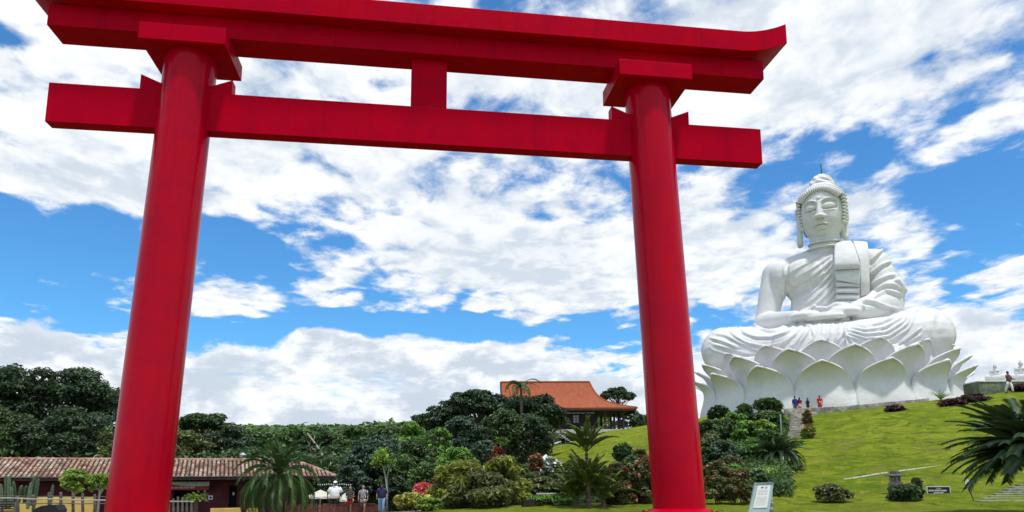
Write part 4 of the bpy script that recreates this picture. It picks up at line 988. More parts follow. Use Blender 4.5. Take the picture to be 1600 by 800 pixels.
ro = MB(); ro.add([(-.5, 0, EZ), (xe, 0, EZ), (rid_e, RUN, RZ), (-.5, RUN, RZ), (-.5, 2*RUN, EZ), (xe, 2*RUN, EZ)], [(0, 1, 2, 3), (3, 2, 5, 4), (1, 5, 2)])
rf = ro.build('roof', DARKWOOD, shop)
tiles = mb.build('roof_tiles', TILE, rf); tag(tiles, kind='stuff')
mb = MB(); mb.tube([(-.5, RUN, RZ+.06), (rid_e, RUN, RZ+.06)], .13, 8)
for k in range(int(rid_e/.5)): mb.tube([(-.4+k*.5, RUN, RZ+.07), (-.3+k*.5, RUN, RZ+.07)], .155, 8)
mb.tube([(rid_e, RUN, RZ+.05), (xe, 0, EZ+.06)], .12, 8); mb.build('ridge_tiles', TILE, rf)
mb = MB(); mb.box(-.5, xe, .02, .08, EZ-.16, EZ-.01); mb.build('eave_board', DARKWOOD, rf)
for k in range(0, int(LEN/.9)): mb = MB(); mb.box(.2+k*.9, .3+k*.9, .1, 1.6, EZ-.14, EZ-.02); mb.build('rafter', DARKWOOD, rf)
def px_on(px):      # local x on the wall line for a photo column (layout aid)
    r = ray(px, 760); o_ = A0+NX*1.5; d_ = r[:2]; Mx = np.array([[AX[0], -d_[0]], [AX[1], -d_[1]]]); return float(np.linalg.solve(Mx, -o_)[0])
xd0, xd1 = px_on(358.5), px_on(371)
xo0, xo1 = px_on(272), px_on(304)
xw = [(-.2, xo0), (xo1, xd0), (xd1, LEN-1.2)]
for x0, x1 in xw:
    mb = MB(); mb.box(x0, x1, 1.5, 1.75, 0, EZ+.25); mb.build('wall', MAROON, shop)
n_pl = 0
for x0, x1 in xw[1:]:
    x_ = x0+.05
    while x_ < x1-.28:
        mb = MB(); mb.box(x_, x_+.27, 1.465, 1.497, .1, 2.55); mb.build('plank', MAROON, shop); x_ += .30
for bx_ in ((xd0, xd1, 1.5, 1.75, 2.45, EZ+.25), (xo0, xo1, 1.5, 1.75, 2.2, EZ+.25), (xo0, xo1, 1.5, 1.75, 0, 1.0), (LEN-1.45, LEN-1.2, 1.76, 2*RUN-1.01, 0, EZ+.2), (-.2, LEN-1.2, 2*RUN-1, 2*RUN-.8, 0, EZ+.2)): MB().box(*bx_).build('wall', MAROON, shop)
mb = MB(); mb.box(xd0-.1, xd0-.003, 1.44, 1.52, .1, 2.5); mb.box(xd1+.003, xd1+.1, 1.44, 1.52, .1, 2.5); mb.box(xd0-.1, xd1+.1, 1.44, 1.52, 2.503, 2.6); dr = mb.build('door_frame', MAROON, shop)
mb = MB(); mb.box(xd0, xd1, 1.9, 1.95, .05, 2.45); mb.build('door', BLACK, shop)
mb = MB(); mb.box(xo0, xo1, 2.4, 2.45, .9, 2.3); mb.build('window', BLACK, shop)
mb = MB(); mb.box(xd1-.3, xd1-.16, 1.87, 1.9, 1.75, 1.95); mb.build('notice', WHITE, shop)
# vent
_r = ray(379.5, 712); _o = A0+NX*(RUN+.5); xv = float(np.linalg.solve(np.array([[AX[0], -_r[0]], [AX[1], -_r[1]]]), -_o)[0])
vt = empty('roof_vent', tuple(np.r_[A0+AX*xv+NX*(RUN+.5), -1.75+RZ-.3]), 0, 'round galvanised vent with a conical cap on the shop roof', 'vent')
mb = MB(); mb.lathe([(.17, 0), (.17, .62)], 16); mb.build('pipe', STEEL, vt, smooth=True)
mb = MB(); mb.lathe([(.22, .60), (.24, .64), (.24, .70), (.22, .72)], 16); mb.build('collar', STEEL, vt)
mb = MB(); mb.lathe([(.27, .74), (.28, .77), (.12, .90), (.02, .94)], 20); mb.build('cap', STEEL, vt)
# fascia sign
def on_shop(px, py, off=0.0):
    r = ray(px, py); o_ = A0+NX*off; Mx = np.array([[AX[0], -r[0]], [AX[1], -r[1]]]); s_, k_ = np.linalg.solve(Mx, -o_); return float(s_), float(1.5+r[2]*k_+1.75)
sg = empty('shop_sign', (A0[0], A0[1], -1.75), SANG, 'grey green and red banner sign under the eave beside the left gate column', 'sign')
(xa, za), (xb, zb) = on_shop(264, 752.5, .9), on_shop(327, 752.5, .9); _, zc = on_shop(327, 759, .9); _, zd = on_shop(300, 765.5, .9)
mb = MB(); n = 16; top = [(xa+(xb-xa)*k/n, zb) for k in range(n+1)]; bot = [(xa+(xb-xa)*k/n, zc+(zb-zc)*.45*max(0, 1-k/n*1.8)**1.2-.02*math.sin(k/n*pi)) for k in range(n+1)]
mb.prism(top+bot[::-1], .86, .90); mb.build('banner', BANNER, sg)
mb = MB(); mb.prism([(x_, z_+.05) for x_, z_ in bot]+[(xb, zc-.3), (xa, zd)], .903, .94); mb.build('red_band', SIGNRED, sg)
mb = MB(); x_ = xa+.15
for wd in (.28, .1, .22, .16, .3, .12, .2, .26, .1, .24, .18): mb.box(x_, x_+wd*.5, .894, .902, zc-.17, zc-.17+.13); x_ += wd*.5+.045
mb.build('lettering', LETTER, sg)
sp_ = [on_shop(310, 767.5, 1.35), on_shop(320, 767.5, 1.35)]
wl = empty('wall_lamp', (A0[0], A0[1], -1.75), SANG, 'pair of small white lamps on a bar beneath the shop sign', 'lamp')
for s_, z_ in sp_: mb = MB(); mb.ell((s_, 1.34, z_), (.075, .075, .09), 10, 8); mb.build('globe', WHITE, wl)
mb = MB(); mb.tube([(sp_[0][0], 1.42, sp_[0][1]), (sp_[1][0], 1.42, sp_[1][1])], .02, 6); mb.build('bar', IRON, wl)
s_, z_ = on_shop(329, 777.5, 1.4); pl = empty('wall_plaque', (A0[0], A0[1], -1.75), SANG, 'small square white plaque with a dark round symbol on the maroon wall', 'sign')
mb = MB(); mb.box(s_-.15, s_+.15, 1.38, 1.42, z_-.15, z_+.15); mb.build('panel', WHITE, pl)
mb = MB(); mb.tube([(s_, 1.372, z_), (s_, 1.379, z_)], .085, 16); mb.build('symbol', mat('symbol_blue', (.04, .03, .12), .6, .1), pl)
# low yellow walls in front of the shop
for pa, pb, yt, lb in ((-20, 147, 776, 'longer low yellow wall in front of the shop, behind the rail fence'), (329, 377, 793.5, 'short low yellow wall below the shop door'), (386, 404, 793.5, 'smallest low yellow wall, beside the drooping palm')):
    (s0, _), (s1, z1) = on_shop(pa, yt, -2.6), on_shop(pb, yt, -2.6)
    o = MB().box(s0, s1, -2.6, -2.35, -.3, z1).build('yellow_wall', YELLOW, None, (A0[0], A0[1], -1.75), bevel=.015); o.rotation_euler = (0, 0, SANG)
    tag(o, lb, 'wall', 'low yellow walls in front of the shop')
# rail fence
fz = at(60, 778, 33.5)[2]
fen = empty('rail_fence', gnd(75, 33.5), 0, 'rustic fence of grey posts and pale rails across the left foreground', 'fence', 'fences by the shop')
g0 = gnd(75, 33.5)
def fl(px, py, Y=33.5): return at(px, py, Y)-g0
for px_, yt, w_ in ((27, 776, 5.4), (52, 774, 5), (77, 770, 5), (95, 770, 4.6), (114, 771, 4.4), (129, 772, 4.4), (148, 773, 4), (3, 778, 4)):
    p_ = fl(px_, yt); q_ = fl(px_, 830); hw = w_/2*33.5/FPX
    mb = MB(); mb.tube([q_, p_*.5+q_*.5+[.01, 0, 0], p_, p_+[0, 0, .03]], [hw*1.05, hw, hw*.95, hw*.6], 8); mb.build('post', WOODG, fen)
for y0_, y1_, rr_, mt_ in ((777.5, 782, .030, RAILW), (774.5, 776.5, .016, WOODG), (786, 787, .024, WOODG)):
    mb = MB(); mb.tube([fl(-30+k*22, y0_+(y1_-y0_)*k/9+.5*math.sin(k*2), 33.35) for k in range(10)], rr_, 7); mb.build('rail', mt_, fen)
g0 = gnd(290, 33.5)
fen2 = empty('rail_fence', g0, 0, 'short fence of grey stakes and one rail just right of the left gate column', 'fence', 'fences by the shop')
for px_, yt in ((264, 776), (278, 776), (285, 777), (292, 777), (299, 778), (271, 779)):
    p_ = fl(px_, yt); q_ = fl(px_, 830); mb = MB(); mb.tube([q_, p_], [.055, .05], 7); mb.build('post', WOODG, fen2)
mb = MB(); mb.tube([fl(262, 783.5, 33.3), fl(303, 783.5, 33.3)], .028, 7); mb.build('rail', RAILW, fen2)
g0 = gnd(10, 31)
bn = empty('slatted_bench', g0, 0, 'dark slatted bench back at the left edge behind the fence rails', 'bench')
for k in range(5):
    a_, b_ = fl(-4, 784+k*3.6, 31), fl(24, 784+k*3.6, 31); mb = MB(); mb.box(a_[0], b_[0], a_[1]-.02, a_[1]+.02, a_[2]-.035, a_[2]+.02); mb.build('slat', DARKWOOD, bn)
a_, b_ = fl(24, 783, 31), fl(24, 810, 31); mb = MB(); mb.box(a_[0], a_[0]+.12, a_[1]-.05, a_[1]+.05, b_[2], a_[2]); mb.build('post', WOODG, bn)
g0 = gnd(80, 31.5)
bn = empty('dark_cart', g0, 0, 'dark curved canopy shape low behind the fence posts', 'canopy')
pts = [fl(p, y, 31.5) for p, y in ((56, 800), (62, 794), (72, 790), (84, 788.5), (94, 789), (98, 796))]
mb = MB(); mb.prism([(p[0], p[2]) for p in pts]+[(pts[-1][0], pts[-1][2]-.5), (pts[0][0], pts[0][2]-.5)], pts[0][1]-.3, pts[0][1]+.3); mb.build('hood', mat('dark_canvas', (.015, .016, .022), .7, .3), bn)
# picket fence and brown low wall
g0 = gnd(480, 33.2); pf = empty('picket_fence', g0, 0, 'brown picket fence between the drooping palm and the walking man', 'fence', 'fences by the shop')
for k in range(23):
    px_ = 447+k*3.4; a_ = fl(px_, 789+.8*math.sin(k*1.7), 33.2); b_ = fl(px_, 815, 33.2)
    mb = MB(); mb.prism([(a_[0]-.038, b_[2]), (a_[0]+.038, b_[2]), (a_[0]+.038, a_[2]), (a_[0], a_[2]+.04), (a_[0]-.038, a_[2])], a_[1]-.012, a_[1]+.012); mb.build('picket', PICKET, pf)
mb = MB(); a_, b_ = fl(445, 794, 33.25), fl(524, 794, 33.25); mb.box(a_[0], b_[0], a_[1], a_[1]+.03, a_[2]-.03, a_[2]+.03); mb.build('rail', PICKET, pf)
g0 = gnd(545, 38); a_, b_ = fl(505, 788.5, 38), fl(586, 788.5, 38)
lw = empty('brown_wall', g0, 0, 'low reddish brown board wall behind the walking people', 'wall')
k_ = a_[0]
while k_ < b_[0]:
    mb = MB(); mb.box(k_, k_+.26, a_[1], a_[1]+.05, -.5, a_[2]-.005*math.sin(k_*9)); mb.build('board', PICKET, lw); k_ += .27
mb = MB(); mb.box(a_[0], b_[0], a_[1]-.03, a_[1]+.09, a_[2]+.006, a_[2]+.05); mb.build('cap_rail', PICKET, lw)
# café umbrellas and string lights
CANV = mat('cream_canvas', (.75, .72, .60), .8, .08, 3, trans=.25)
for cx_, yt, w_, Yq, lb in ((502, 765, 42, 46, 'wider cream umbrella between the palm and the man in white'), (541, 770, 26, 47, 'narrower cream umbrella between the man in white and the person in red shorts')):
    gq = gnd(cx_, Yq); h_ = float(at(cx_, yt, Yq)[2]-gq[2]); r_ = w_/2*Yq/FPX
    um = empty('patio_umbrella', gq, 0, lb, 'umbrella', 'cream umbrellas by the shop')
    mb = MB(); n = 16; V = [(0, 0, h_)]+[(r_*.5*math.cos(2*pi*k/n), r_*.5*math.sin(2*pi*k/n), h_-.20) for k in range(n)]+[(r_*(1 if k % 2 == 0 else .95)*math.cos(2*pi*k/n), r_*(1 if k % 2 == 0 else .95)*math.sin(2*pi*k/n), h_-.42) for k in range(n)]+[(r_*math.cos(2*pi*k/n), r_*math.sin(2*pi*k/n), h_-.55) for k in range(n)]
    mb.add(V, [(0, 1+k, 1+(k+1) % n) for k in range(n)]+[(1+k, 1+n+k, 1+n+(k+1) % n, 1+(k+1) % n) for k in range(n)]+[(1+n+k, 1+2*n+k, 1+2*n+(k+1) % n, 1+n+(k+1) % n) for k in range(n)]); mb.build('canopy', CANV, um)
    mb = MB(); mb.tube([(0, 0, 0), (0, 0, h_-.02)], .025, 8); mb.build('pole', WHITE, um)
g0 = gnd(520, 44); stg = empty('string_lights', g0, 0, 'thin string of small white bulbs hung above the umbrellas', 'lights')
pts = [fl(497+k*3.4, 756.5+.6*math.sin(k), 44) for k in range(16)]
mb = MB(); mb.tube(pts, .008, 5); mb.build('cable', IRON, stg)
for p_ in pts: mb = MB(); mb.ell(p_-[0, 0, .03], (.035, .035, .045), 8, 6); mb.build('bulb', WHITE, stg)

# ================================================================ hill house
OTILE = bpy.data.materials.new('orange_tiles'); OTILE.use_nodes = True; t = OTILE.node_tree; t.nodes.clear(); q = NG(t)
tc = q.n('ShaderNodeTexCoord').outputs['Object']
br = q.n('ShaderNodeTexBrick', ins={'Vector': q.n('ShaderNodeMapping', ins={0: tc, 'Rotation': (math.radians(90), 0, 0)}).outputs[0], 'Color1': (.34, .092, .042, 1), 'Color2': (.41, .13, .066, 1), 'Mortar': (.22, .06, .03, 1), 'Scale': 1.0, 'Mortar Size': .02, 'Brick Width': .30, 'Row Height': .17})
c = q.mix(q.math('MULTIPLY', q.rng(q.noise(tc, .9, 6, .7), .5, .7), .3), br.outputs[0], (.34, .12, .07))
p = q.n('ShaderNodeBsdfPrincipled', ins={'Base Color': c, 'Roughness': .9, 'Specular IOR Level': .08}); q.n('ShaderNodeOutputMaterial', ins={'Surface': p.outputs[0]})
CONC = mat('pale_concrete', (.55, .54, .51), .85, .15, 1.5, bump=.2); GLASSW = mat('pale_window_glass', (.45, .50, .55), .2, .1)
HY_ = 95.0; hc_ = at(903, 671, HY_); FLZ = float(at(975, 671, HY_)[2])
house = empty('hill_house', (hc_[0], HY_, FLZ), 0, 'dark timber house with a sweeping orange tiled roof on top of the hill', 'house')
def hl_(px, py=700, Y=HY_): p_ = at(px, py, Y); return float(p_[0]-hc_[0]), float(p_[2]-FLZ)
xL, _ = hl_(800, 633); xR, ez = hl_(996, 636.5); DEP = 14.0
rl, rz_ = hl_(783, 597.5, HY_+DEP/2); rr_x, _ = hl_(921, 598, HY_+DEP/2)
ns = 14; V = []; nC = 6
def prof(s): return 1-(1-s)**2.6
for j in range(ns+1):
    s = j/ns; z_ = rz_-(rz_-ez)*prof(s); xr_ = rr_x+(xR-rr_x)*s; yf = DEP/2*(1-s); yb = DEP/2*(1+s); xl_ = rl+(xL-.3-rl)*s*.35
    V += [(xl_, yf, z_), (xr_, yf, z_), (xr_, yb, z_), (xl_, yb, z_)]
# the slope visible from the garden keeps an even pitch
V = []
for j in range(ns+1):
    s = j/ns; pf_ = .55*s+.45*prof(s); z_ = rz_-(rz_-ez)*pf_; kx_ = 1-(1-s)**(1/1.0); xr_ = rr_x+(xR-rr_x)*(s**1.0)
    xr_ = rr_x+(xR-rr_x)*(.35*s+.65*s**3.2); yf = DEP/2*(1-s); yb = DEP/2*(1+s); xl_ = rl+(xL-.6-rl)*s*.3
    V += [(xl_, yf, z_), (xr_, yf, z_), (xr_, yb, z_), (xl_, yb, z_)]
F = []
for j in range(ns):
    for k in range(3): F.append((j*4+k, (j+1)*4+k, (j+1)*4+k+1, j*4+k+1))
rf = MB().add(V, F).build('roof', OTILE, house, smooth=False); s_ = rf.modifiers.new('t', 'SOLIDIFY'); s_.thickness = .22; s_.offset = -1
sf = MB(); sf.add([(xL, .1, ez-.12), (xR-.2, .1, ez-.12), (xR-.2, DEP-.1, ez-.12), (xL, DEP-.1, ez-.12), (xL, .1, ez-.09), (xR-.2, .1, ez-.09), (xR-.2, DEP-.1, ez-.09), (xL, DEP-.1, ez-.09)], [(3, 2, 1, 0), (4, 5, 6, 7), (0, 1, 5, 4), (1, 2, 6, 5), (2, 3, 7, 6), (3, 0, 4, 7)]); sf.build('soffit', DARKWOOD, house)
mb = MB(); mb.tube([(rl-.1, DEP/2, rz_+.05), (rr_x, DEP/2, rz_+.05)], .13, 8); mb.tube([V[j*4+1] for j in range(ns+1)], .12, 6); mb.build('ridge_tiles', OTILE, rf)
mb = MB(); mb.tube([np.array(V[j*4])+[-.05, 0, -.05] for j in range(ns+1)], .14, 6); mb.tube([np.array(V[j*4+3])+[-.05, 0, -.05] for j in range(ns+1)], .14, 6); mb.build('bargeboard', DARKWOOD, rf)
mb = MB(); mb.add([(rl+.9, DEP/2, rz_-.3), (xL+.4, .8, ez-.1), (xL+.4, DEP-.8, ez-.1)], [(0, 1, 2)]); mb.build('gable', DARKWOOD, house)
mb = MB(); mb.box(xL-.3, xR-.15, .05, .2, ez-.42, ez-.16); mb.box(xR-.3, xR-.15, .21, DEP-.2, ez-.42, ez-.16); mb.build('eave_beam', DARKWOOD, house)
wx0, _ = hl_(812); wx1, _ = hl_(938)
wn0, wt = hl_(895.5, 648.5, HY_+2.2); wn1, wb = hl_(905, 660.5, HY_+2.2)
mb = MB(); yw = 2.3
mb.box(wx0, wn0, yw, yw+.2, 0, ez-.2); mb.box(wn1, wx1, yw, yw+.2, 0, ez-.2); mb.box(wn0, wn1, yw, yw+.2, 0, wb); mb.box(wn0, wn1, yw, yw+.2, wt, ez-.2); mb.box(wx1-.2, wx1, yw+.21, DEP-1, 0, ez+.5); mb.box(wx0, wx1-.21, DEP-1, DEP-.8, 0, ez); mb.build('wall', DARKWOOD, house)
wi = MB().box(wn0, wn1, yw+.1, yw+.13, wb, wt).build('window', GLASSW, house)
mb = MB()
for k in range(3): x_ = wn0+(wn1-wn0)*k/2; mb.box(x_-.04, x_+.04, yw+.03, yw+.09, wb, wt)
mb.build('window_bar', DARKWOOD, wi)
mb = MB()
for k in range(4): z_ = wb+(wt-wb)*k/3; mb.box(wn0+.042, (wn0+wn1)/2-.042, yw+.035, yw+.085, z_-.03, z_+.03); mb.box((wn0+wn1)/2+.042, wn1-.042, yw+.035, yw+.085, z_-.03, z_+.03)
mb.build('window_bar', DARKWOOD, wi)
for k in range(7): x_, _ = hl_(882+k*7.5, 639, HY_+1.4); mb = MB(); mb.box(x_-.28, x_+.28, 2.2, 2.29, ez-.62, ez-.45); mb.build('clerestory_pane', GLASSW, house)
for px_, yy in ((917, .5), (947, .5), (976, .5), (976, 4.5), (976, 9), (958, 12), (976, 12.6), (860, .5), (838, .5)):
    x_, _ = hl_(px_); mb = MB(); mb.box(x_-.14, x_+.14, yy-.14, yy+.14, 0, ez-.2); mb.build('porch_post', DARKWOOD, house)
xa, _ = hl_(947); xb, _ = hl_(976)
for z_ in (.35, .75, 1.1):
    mb = MB(); mb.box(xa+.15, xb-.15, .46, .54, z_-.05, z_+.05); mb.build('porch_rail', DARKWOOD, house); mb = MB(); mb.box(xb-.04, xb+.04, .65, 12.4, z_-.05, z_+.05); mb.build('porch_rail', DARKWOOD, house)
for k in range(9): x_ = xa+(xb-xa)*(k+.7)/9.5; mb = MB(); mb.box(x_-.03, x_+.03, .47, .53, .05, 1.05); mb.build('baluster', DARKWOOD, house)
xa, _ = hl_(798); xb, _ = hl_(982)
mb = MB(); mb.box(xa, xb, -.6, DEP, -.55, -.003); mb.build('deck_slab', CONC, house, bevel=.02)
xb2, _ = hl_(884); mb = MB(); mb.box(xa+.3, xb2, -.2, DEP-.5, -4.2, -.56); mb.build('basement_wall', CONC, house)
for k in range(6): x_ = xa+.8+k*1.5; mb = MB(); mb.box(x_-.45, x_+.45, -.26, -.22, -3.2, -1.2); mb.build('basement_opening', BLACK, house)
# stairs with hand rails going down left from the deck
st = empty('hill_stairs', (hc_[0], HY_-1.2, FLZ), 0, 'stairs with dark hand rails leading down from the deck of the hill house', 'stairs')
xs0, _ = hl_(862)
for k in range(12):
    mb = MB(); mb.box(xs0+k*.28, xs0+k*.28+.32, -1.2, .4, -.25-(k)*.19, -.12-k*.19); mb.build('step', CONC, st)
for yy in (-1.2, .35):
    for dz in (.5, .95): mb = MB(); mb.tube([(xs0, yy, -.1+dz), (xs0+3.4, yy, -2.3+dz)], .035, 6); mb.build('hand_rail', DARKWOOD, st)
    for k in range(4): mb = MB(); x_ = xs0+k*1.1; z_ = -.1-k*.72; mb.tube([(x_, yy, z_-.2), (x_, yy, z_+.95)], .04, 6); mb.build('rail_post', DARKWOOD, st)
pa, pb = at(778, 725, 72), at(876, 690, 88)
o = MB(); g0 = gnd(830, 80); n = 7; o.tube([pa-g0+(pb-pa)*k/n for k in range(n+1)], .10, 6); rl_ = empty('ramp_rail', g0, 0, 'long pale sloping hand rail below the hill house among the trees', 'railing'); o.build('rail', CONC, rl_)
for k in range(8): p_ = pa+(pb-pa)*k/7; mb = MB(); mb.tube([tuple(p_-g0), (p_[0]-g0[0], p_[1]-g0[1], gz(p_[0], p_[1])-g0[2]-.2)], .05, 6); mb.build('post', CONC, rl_)

# ================================================================ terrace, steps, small statues, garden pieces
STONE = mat('old_stone', (.42, .39, .33), .9, .35, 3, bump=.5, bscale=6, col2=(.22, .20, .17)); GREENW = mat('mossy_green_wall', (.17, .20, .13), .9, .35, 2, bump=.3, col2=(.10, .12, .07))
tw = empty('terrace_wall', (0, 0, 0), 0, 'low rough stone edge wall running below the white petals at the top of the lawn', 'wall')
pw = [(1226, 645), (1262, 643), (1300, 640), (1340, 636.5), (1380, 632.5), (1420, 628), (1450, 624)]
W_ = [np.array([at(x_, y_, 66.4)[0], 66.4, gz(at(x_, y_, 66.4)[0], 66.4)]) for x_, y_ in pw]; k_ = 0
for i in range(len(W_)-1):
    a_, b_ = W_[i], W_[i+1]; L = np.linalg.norm((b_-a_)[:2]); n = max(1, int(L/.75)); d_ = (b_-a_)/n; u_ = unit(d_[None])[0]; nn = np.array([-u_[1], u_[0], 0])
    for j in range(n):
        c_ = a_+d_*(j+.5); h_ = .34+.02*RNG.uniform(-1, 1); mb = MB(); mb.obox(c_+[0, 0, .1], u_*np.linalg.norm(d_)*.485, nn*(.17+.02*RNG.uniform(-1, 1)), np.array([0, 0, h_])); mb.build('stone_block', STONE, tw)
# garden steps
gs = empty('garden_steps', hit(1240, 690, 45, 70), 0, 'old stone steps climbing the lawn to the feet of the statue', 'stairs'); g0 = np.array(gs.location)
a_, b_ = hit(1238, 696, 45, 70), np.array([*at(1246, 650, 65.5)[:2], 7.0])
n = 15
for k in range(n):
    p_ = a_+(b_-a_)*k/(n-1); wid_ = .62 if k < n-2 else 1.25; z_ = max(p_[2], gz(p_[0], p_[1])+.05)
    dxk = .5 if k >= n-2 else 0
    mb = MB(); q_ = p_-g0; z_ -= g0[2]; mb.box(q_[0]-wid_+dxk, q_[0]+wid_+dxk, q_[1]-.30, q_[1]+.32, z_-.30, z_+.035*math.sin(k*2)); mb.build('step', STONE, gs, bevel=.02)
pst = empty('marker_post', hit(1221, 688, 45, 70), 0, 'slim pale green metal post left of the garden steps', 'post')
mb = MB(); mb.tube([(0, 0, -.1), (.05, 0, 1.9)], .055, 8); mb.build('shaft', mat('pale_green_metal', (.35, .42, .34), .6, .2), pst); mb = MB(); mb.ell((.05, 0, 1.93), (.07, .07, .05), 8, 6); mb.build('cap', STEEL, pst)
# green plinth wall with two small statues
pa = hit(1531, 612, 55, 90); Yp = 66.0; x0 = at(1530, 600, Yp)[0]; z1 = at(1530, 596.5, Yp)[2]
plw = empty('green_plinth', (x0, Yp, gz(x0, Yp)-.3), .0, 'long mossy green plinth on the crest at the right carrying small white statues', 'wall'); g0 = np.array(plw.location)
mb = MB(); mb.box(0, 12, 0, 2.4, 0, z1-g0[2]); mb.build('body', GREENW, plw, bevel=.02); mb = MB(); mb.box(-.06, 12.1, -.06, 2.46, z1-g0[2]+.003, z1-g0[2]+.10); mb.build('coping', WHITE, plw)
mb = MB(); body_shapes(mb, False); sm = remesh(mb, .3, 3); mm = MB(); mm.ell((.3, -.2, 26), (2.4, 2.6, 3.6), 16, 12); mm.ell((.3, .2, 29.6), (1.3, 1.3, 1.5), 12, 8)
for s_ in (-1, 1): mm.ell((.3+s_*2.5, 0, 24.8), (.3, .5, 1.9), 8, 8)
mm.tube([(.3, -2.6, 26.6), (.3, -3.3, 25.1), (.3, -2.6, 24.9)], [.2, .45, .2], 8)
hm_ = mm.mesh('head', True); mb = MB(); mb.lathe([(13.6, 4.6), (14.6, 5.4), (14.6, 7.0), (13.4, 7.4)], 32, (-.9, -.6, 0)); mb.lathe([(12.8, 1.5), (12.8, 4.55)], 32, (-.9, -.6, 0)); mb.box(-15, 13, -12, 10, 0, 1.49); bs_ = mb.mesh('base')
sc_ = None
for px_, yt, yb, lb in ((1556.5, 568, 595, 'small white seated buddha at the left end of the green plinth'), (1597, 562.5, 593, 'small white seated buddha on the green plinth at the right edge of the view')):
    ps_ = at(px_, yb, Yp+1.2); h_ = at(px_, yt, Yp+1.2)[2]-(z1+.1); k_ = h_/31.0
    r_ = empty('small_buddha', (ps_[0], Yp+1.2, z1+.1), -math.atan2(ps_[0], Yp), lb, 'statue', 'small white statues on the green plinth'); r_.scale = (k_,)*3
    o = obj('body', sm, PLA, r_); obj('head', hm_, PLA, r_); obj('base', bs_, PLA, r_)
# kerb line across the lawn
kb = empty('lawn_kerb', (0, 0, 0), 0, 'thin broken line of pale kerb stones crossing the lawn slope', 'kerb')
kp = [(1318, 750.5), (1345, 746), (1375, 741), (1400, 738), (1432, 733.5), (1466, 729.5), (1500, 724.5)]
H_ = [hit(x_, y_, 30, 70) for x_, y_ in kp]
for i in range(len(H_)-1):
    n = 2
    for j in range(n):
        a_ = H_[i]+(H_[i+1]-H_[i])*(j+.04)/n; b_ = H_[i]+(H_[i+1]-H_[i])*(j+.93)/n
        if i == 2 and j == 1: continue
        a_ = a_.copy(); b_ = b_.copy(); a_[2] = gz(a_[0], a_[1]); b_[2] = gz(b_[0], b_[1])
        u_ = (b_-a_)/2; nn = unit(np.array([[-u_[1], u_[0], 0.]]))[0]; MB().obox((a_+b_)/2+[0, 0, .03], u_, nn*.03, np.array([0, 0, .028])).build('kerb_stone', WHITE, kb)
GSTEP = mat('mossy_step', (.24, .26, .14), .9, .35, 3, bump=.4, col2=(.34, .34, .26))
# steps at the lower right
ls_ = empty('lawn_steps', hit(1570, 780, 30, 60), 0, 'wide shallow pale steps climbing right under the cycad palm', 'stairs'); g0 = np.array(ls_.location)
for k in range(9):
    xl_, yy_ = 1527+k*9.5, 784.5-k*3.6; p_ = hit(xl_, yy_, 28, 60); q_ = p_-g0
    MB().box(q_[0], q_[0]+4.2, q_[1]-.05, q_[1]+.38, q_[2]-.12, q_[2]+.07).build('step', GSTEP, ls_, bevel=.012)
# stone lantern
GR = mat('lantern_stone', (.27, .25, .23), .9, .35, 6, bump=.6, bscale=18)
lx = at(1402.5, 790, 35.0); g0 = np.array([lx[0], 35.0, gz(lx[0], 35.0)]); ln = empty('stone_lantern', g0, .2, 'weathered stone lantern with a wide flat cap behind a bush on the lawn', 'lantern')
def lz(py): return float(at(1402, py, 35.0)[2]-g0[2])
MB().lathe([(.42, -.05), (.42, .1), (.28, .16)], 6).build('foot', GR, ln); MB().lathe([(.20, .16), (.17, .5), (.17, lz(763)-.1), (.21, lz(763))], 14).build('shaft', GR, ln)
mb = MB(); mb.lathe([(.20, lz(763)), (.34, lz(757.5)), (.36, lz(756)), (.33, lz(754))], 6); mb.build('platform', GR, ln, bevel=.01)
z0_, z1_ = lz(754), lz(744)
mb = MB()
for k in range(6): th_ = 2*pi*k/6; c_ = np.array([.215*math.cos(th_), .215*math.sin(th_), (z0_+z1_)/2]); mb.obox(c_, np.array([math.cos(th_), math.sin(th_), 0])*.035, np.array([-math.sin(th_), math.cos(th_), 0])*.035, np.array([0, 0, (z1_-z0_)/2]))
mb.lathe([(.24, z0_), (.24, z0_+.05)], 6); mb.lathe([(.24, z1_-.05), (.24, z1_)], 6); mb.build('light_chamber', GR, ln)
mb = MB()
for k in range(6):
    th_ = 2*pi*(k+.5)/6; n_ = np.array([math.cos(th_), math.sin(th_), 0]); t_ = np.array([-math.sin(th_), math.cos(th_), 0])
    mb.obox(n_*.175+[0, 0, (z0_+z1_)/2], n_*.012, t_*.012, np.array([0, 0, (z1_-z0_)/2])); mb.obox(n_*.176+[0, 0, (z0_+z1_)/2], n_*.010, t_*.10, np.array([0, 0, .016]))
mb.build('lattice', GR, ln)
MB().lathe([(.50, z1_+.0), (.52, z1_+.035), (.24, z1_+.10), (.22, z1_+.20), (.19, z1_+.25), (.17, z1_+.27)], 6).build('cap', mat('dark_cap_stone', (.10, .09, .09), .9, .4, 6, bump=.5), ln, bevel=.01)
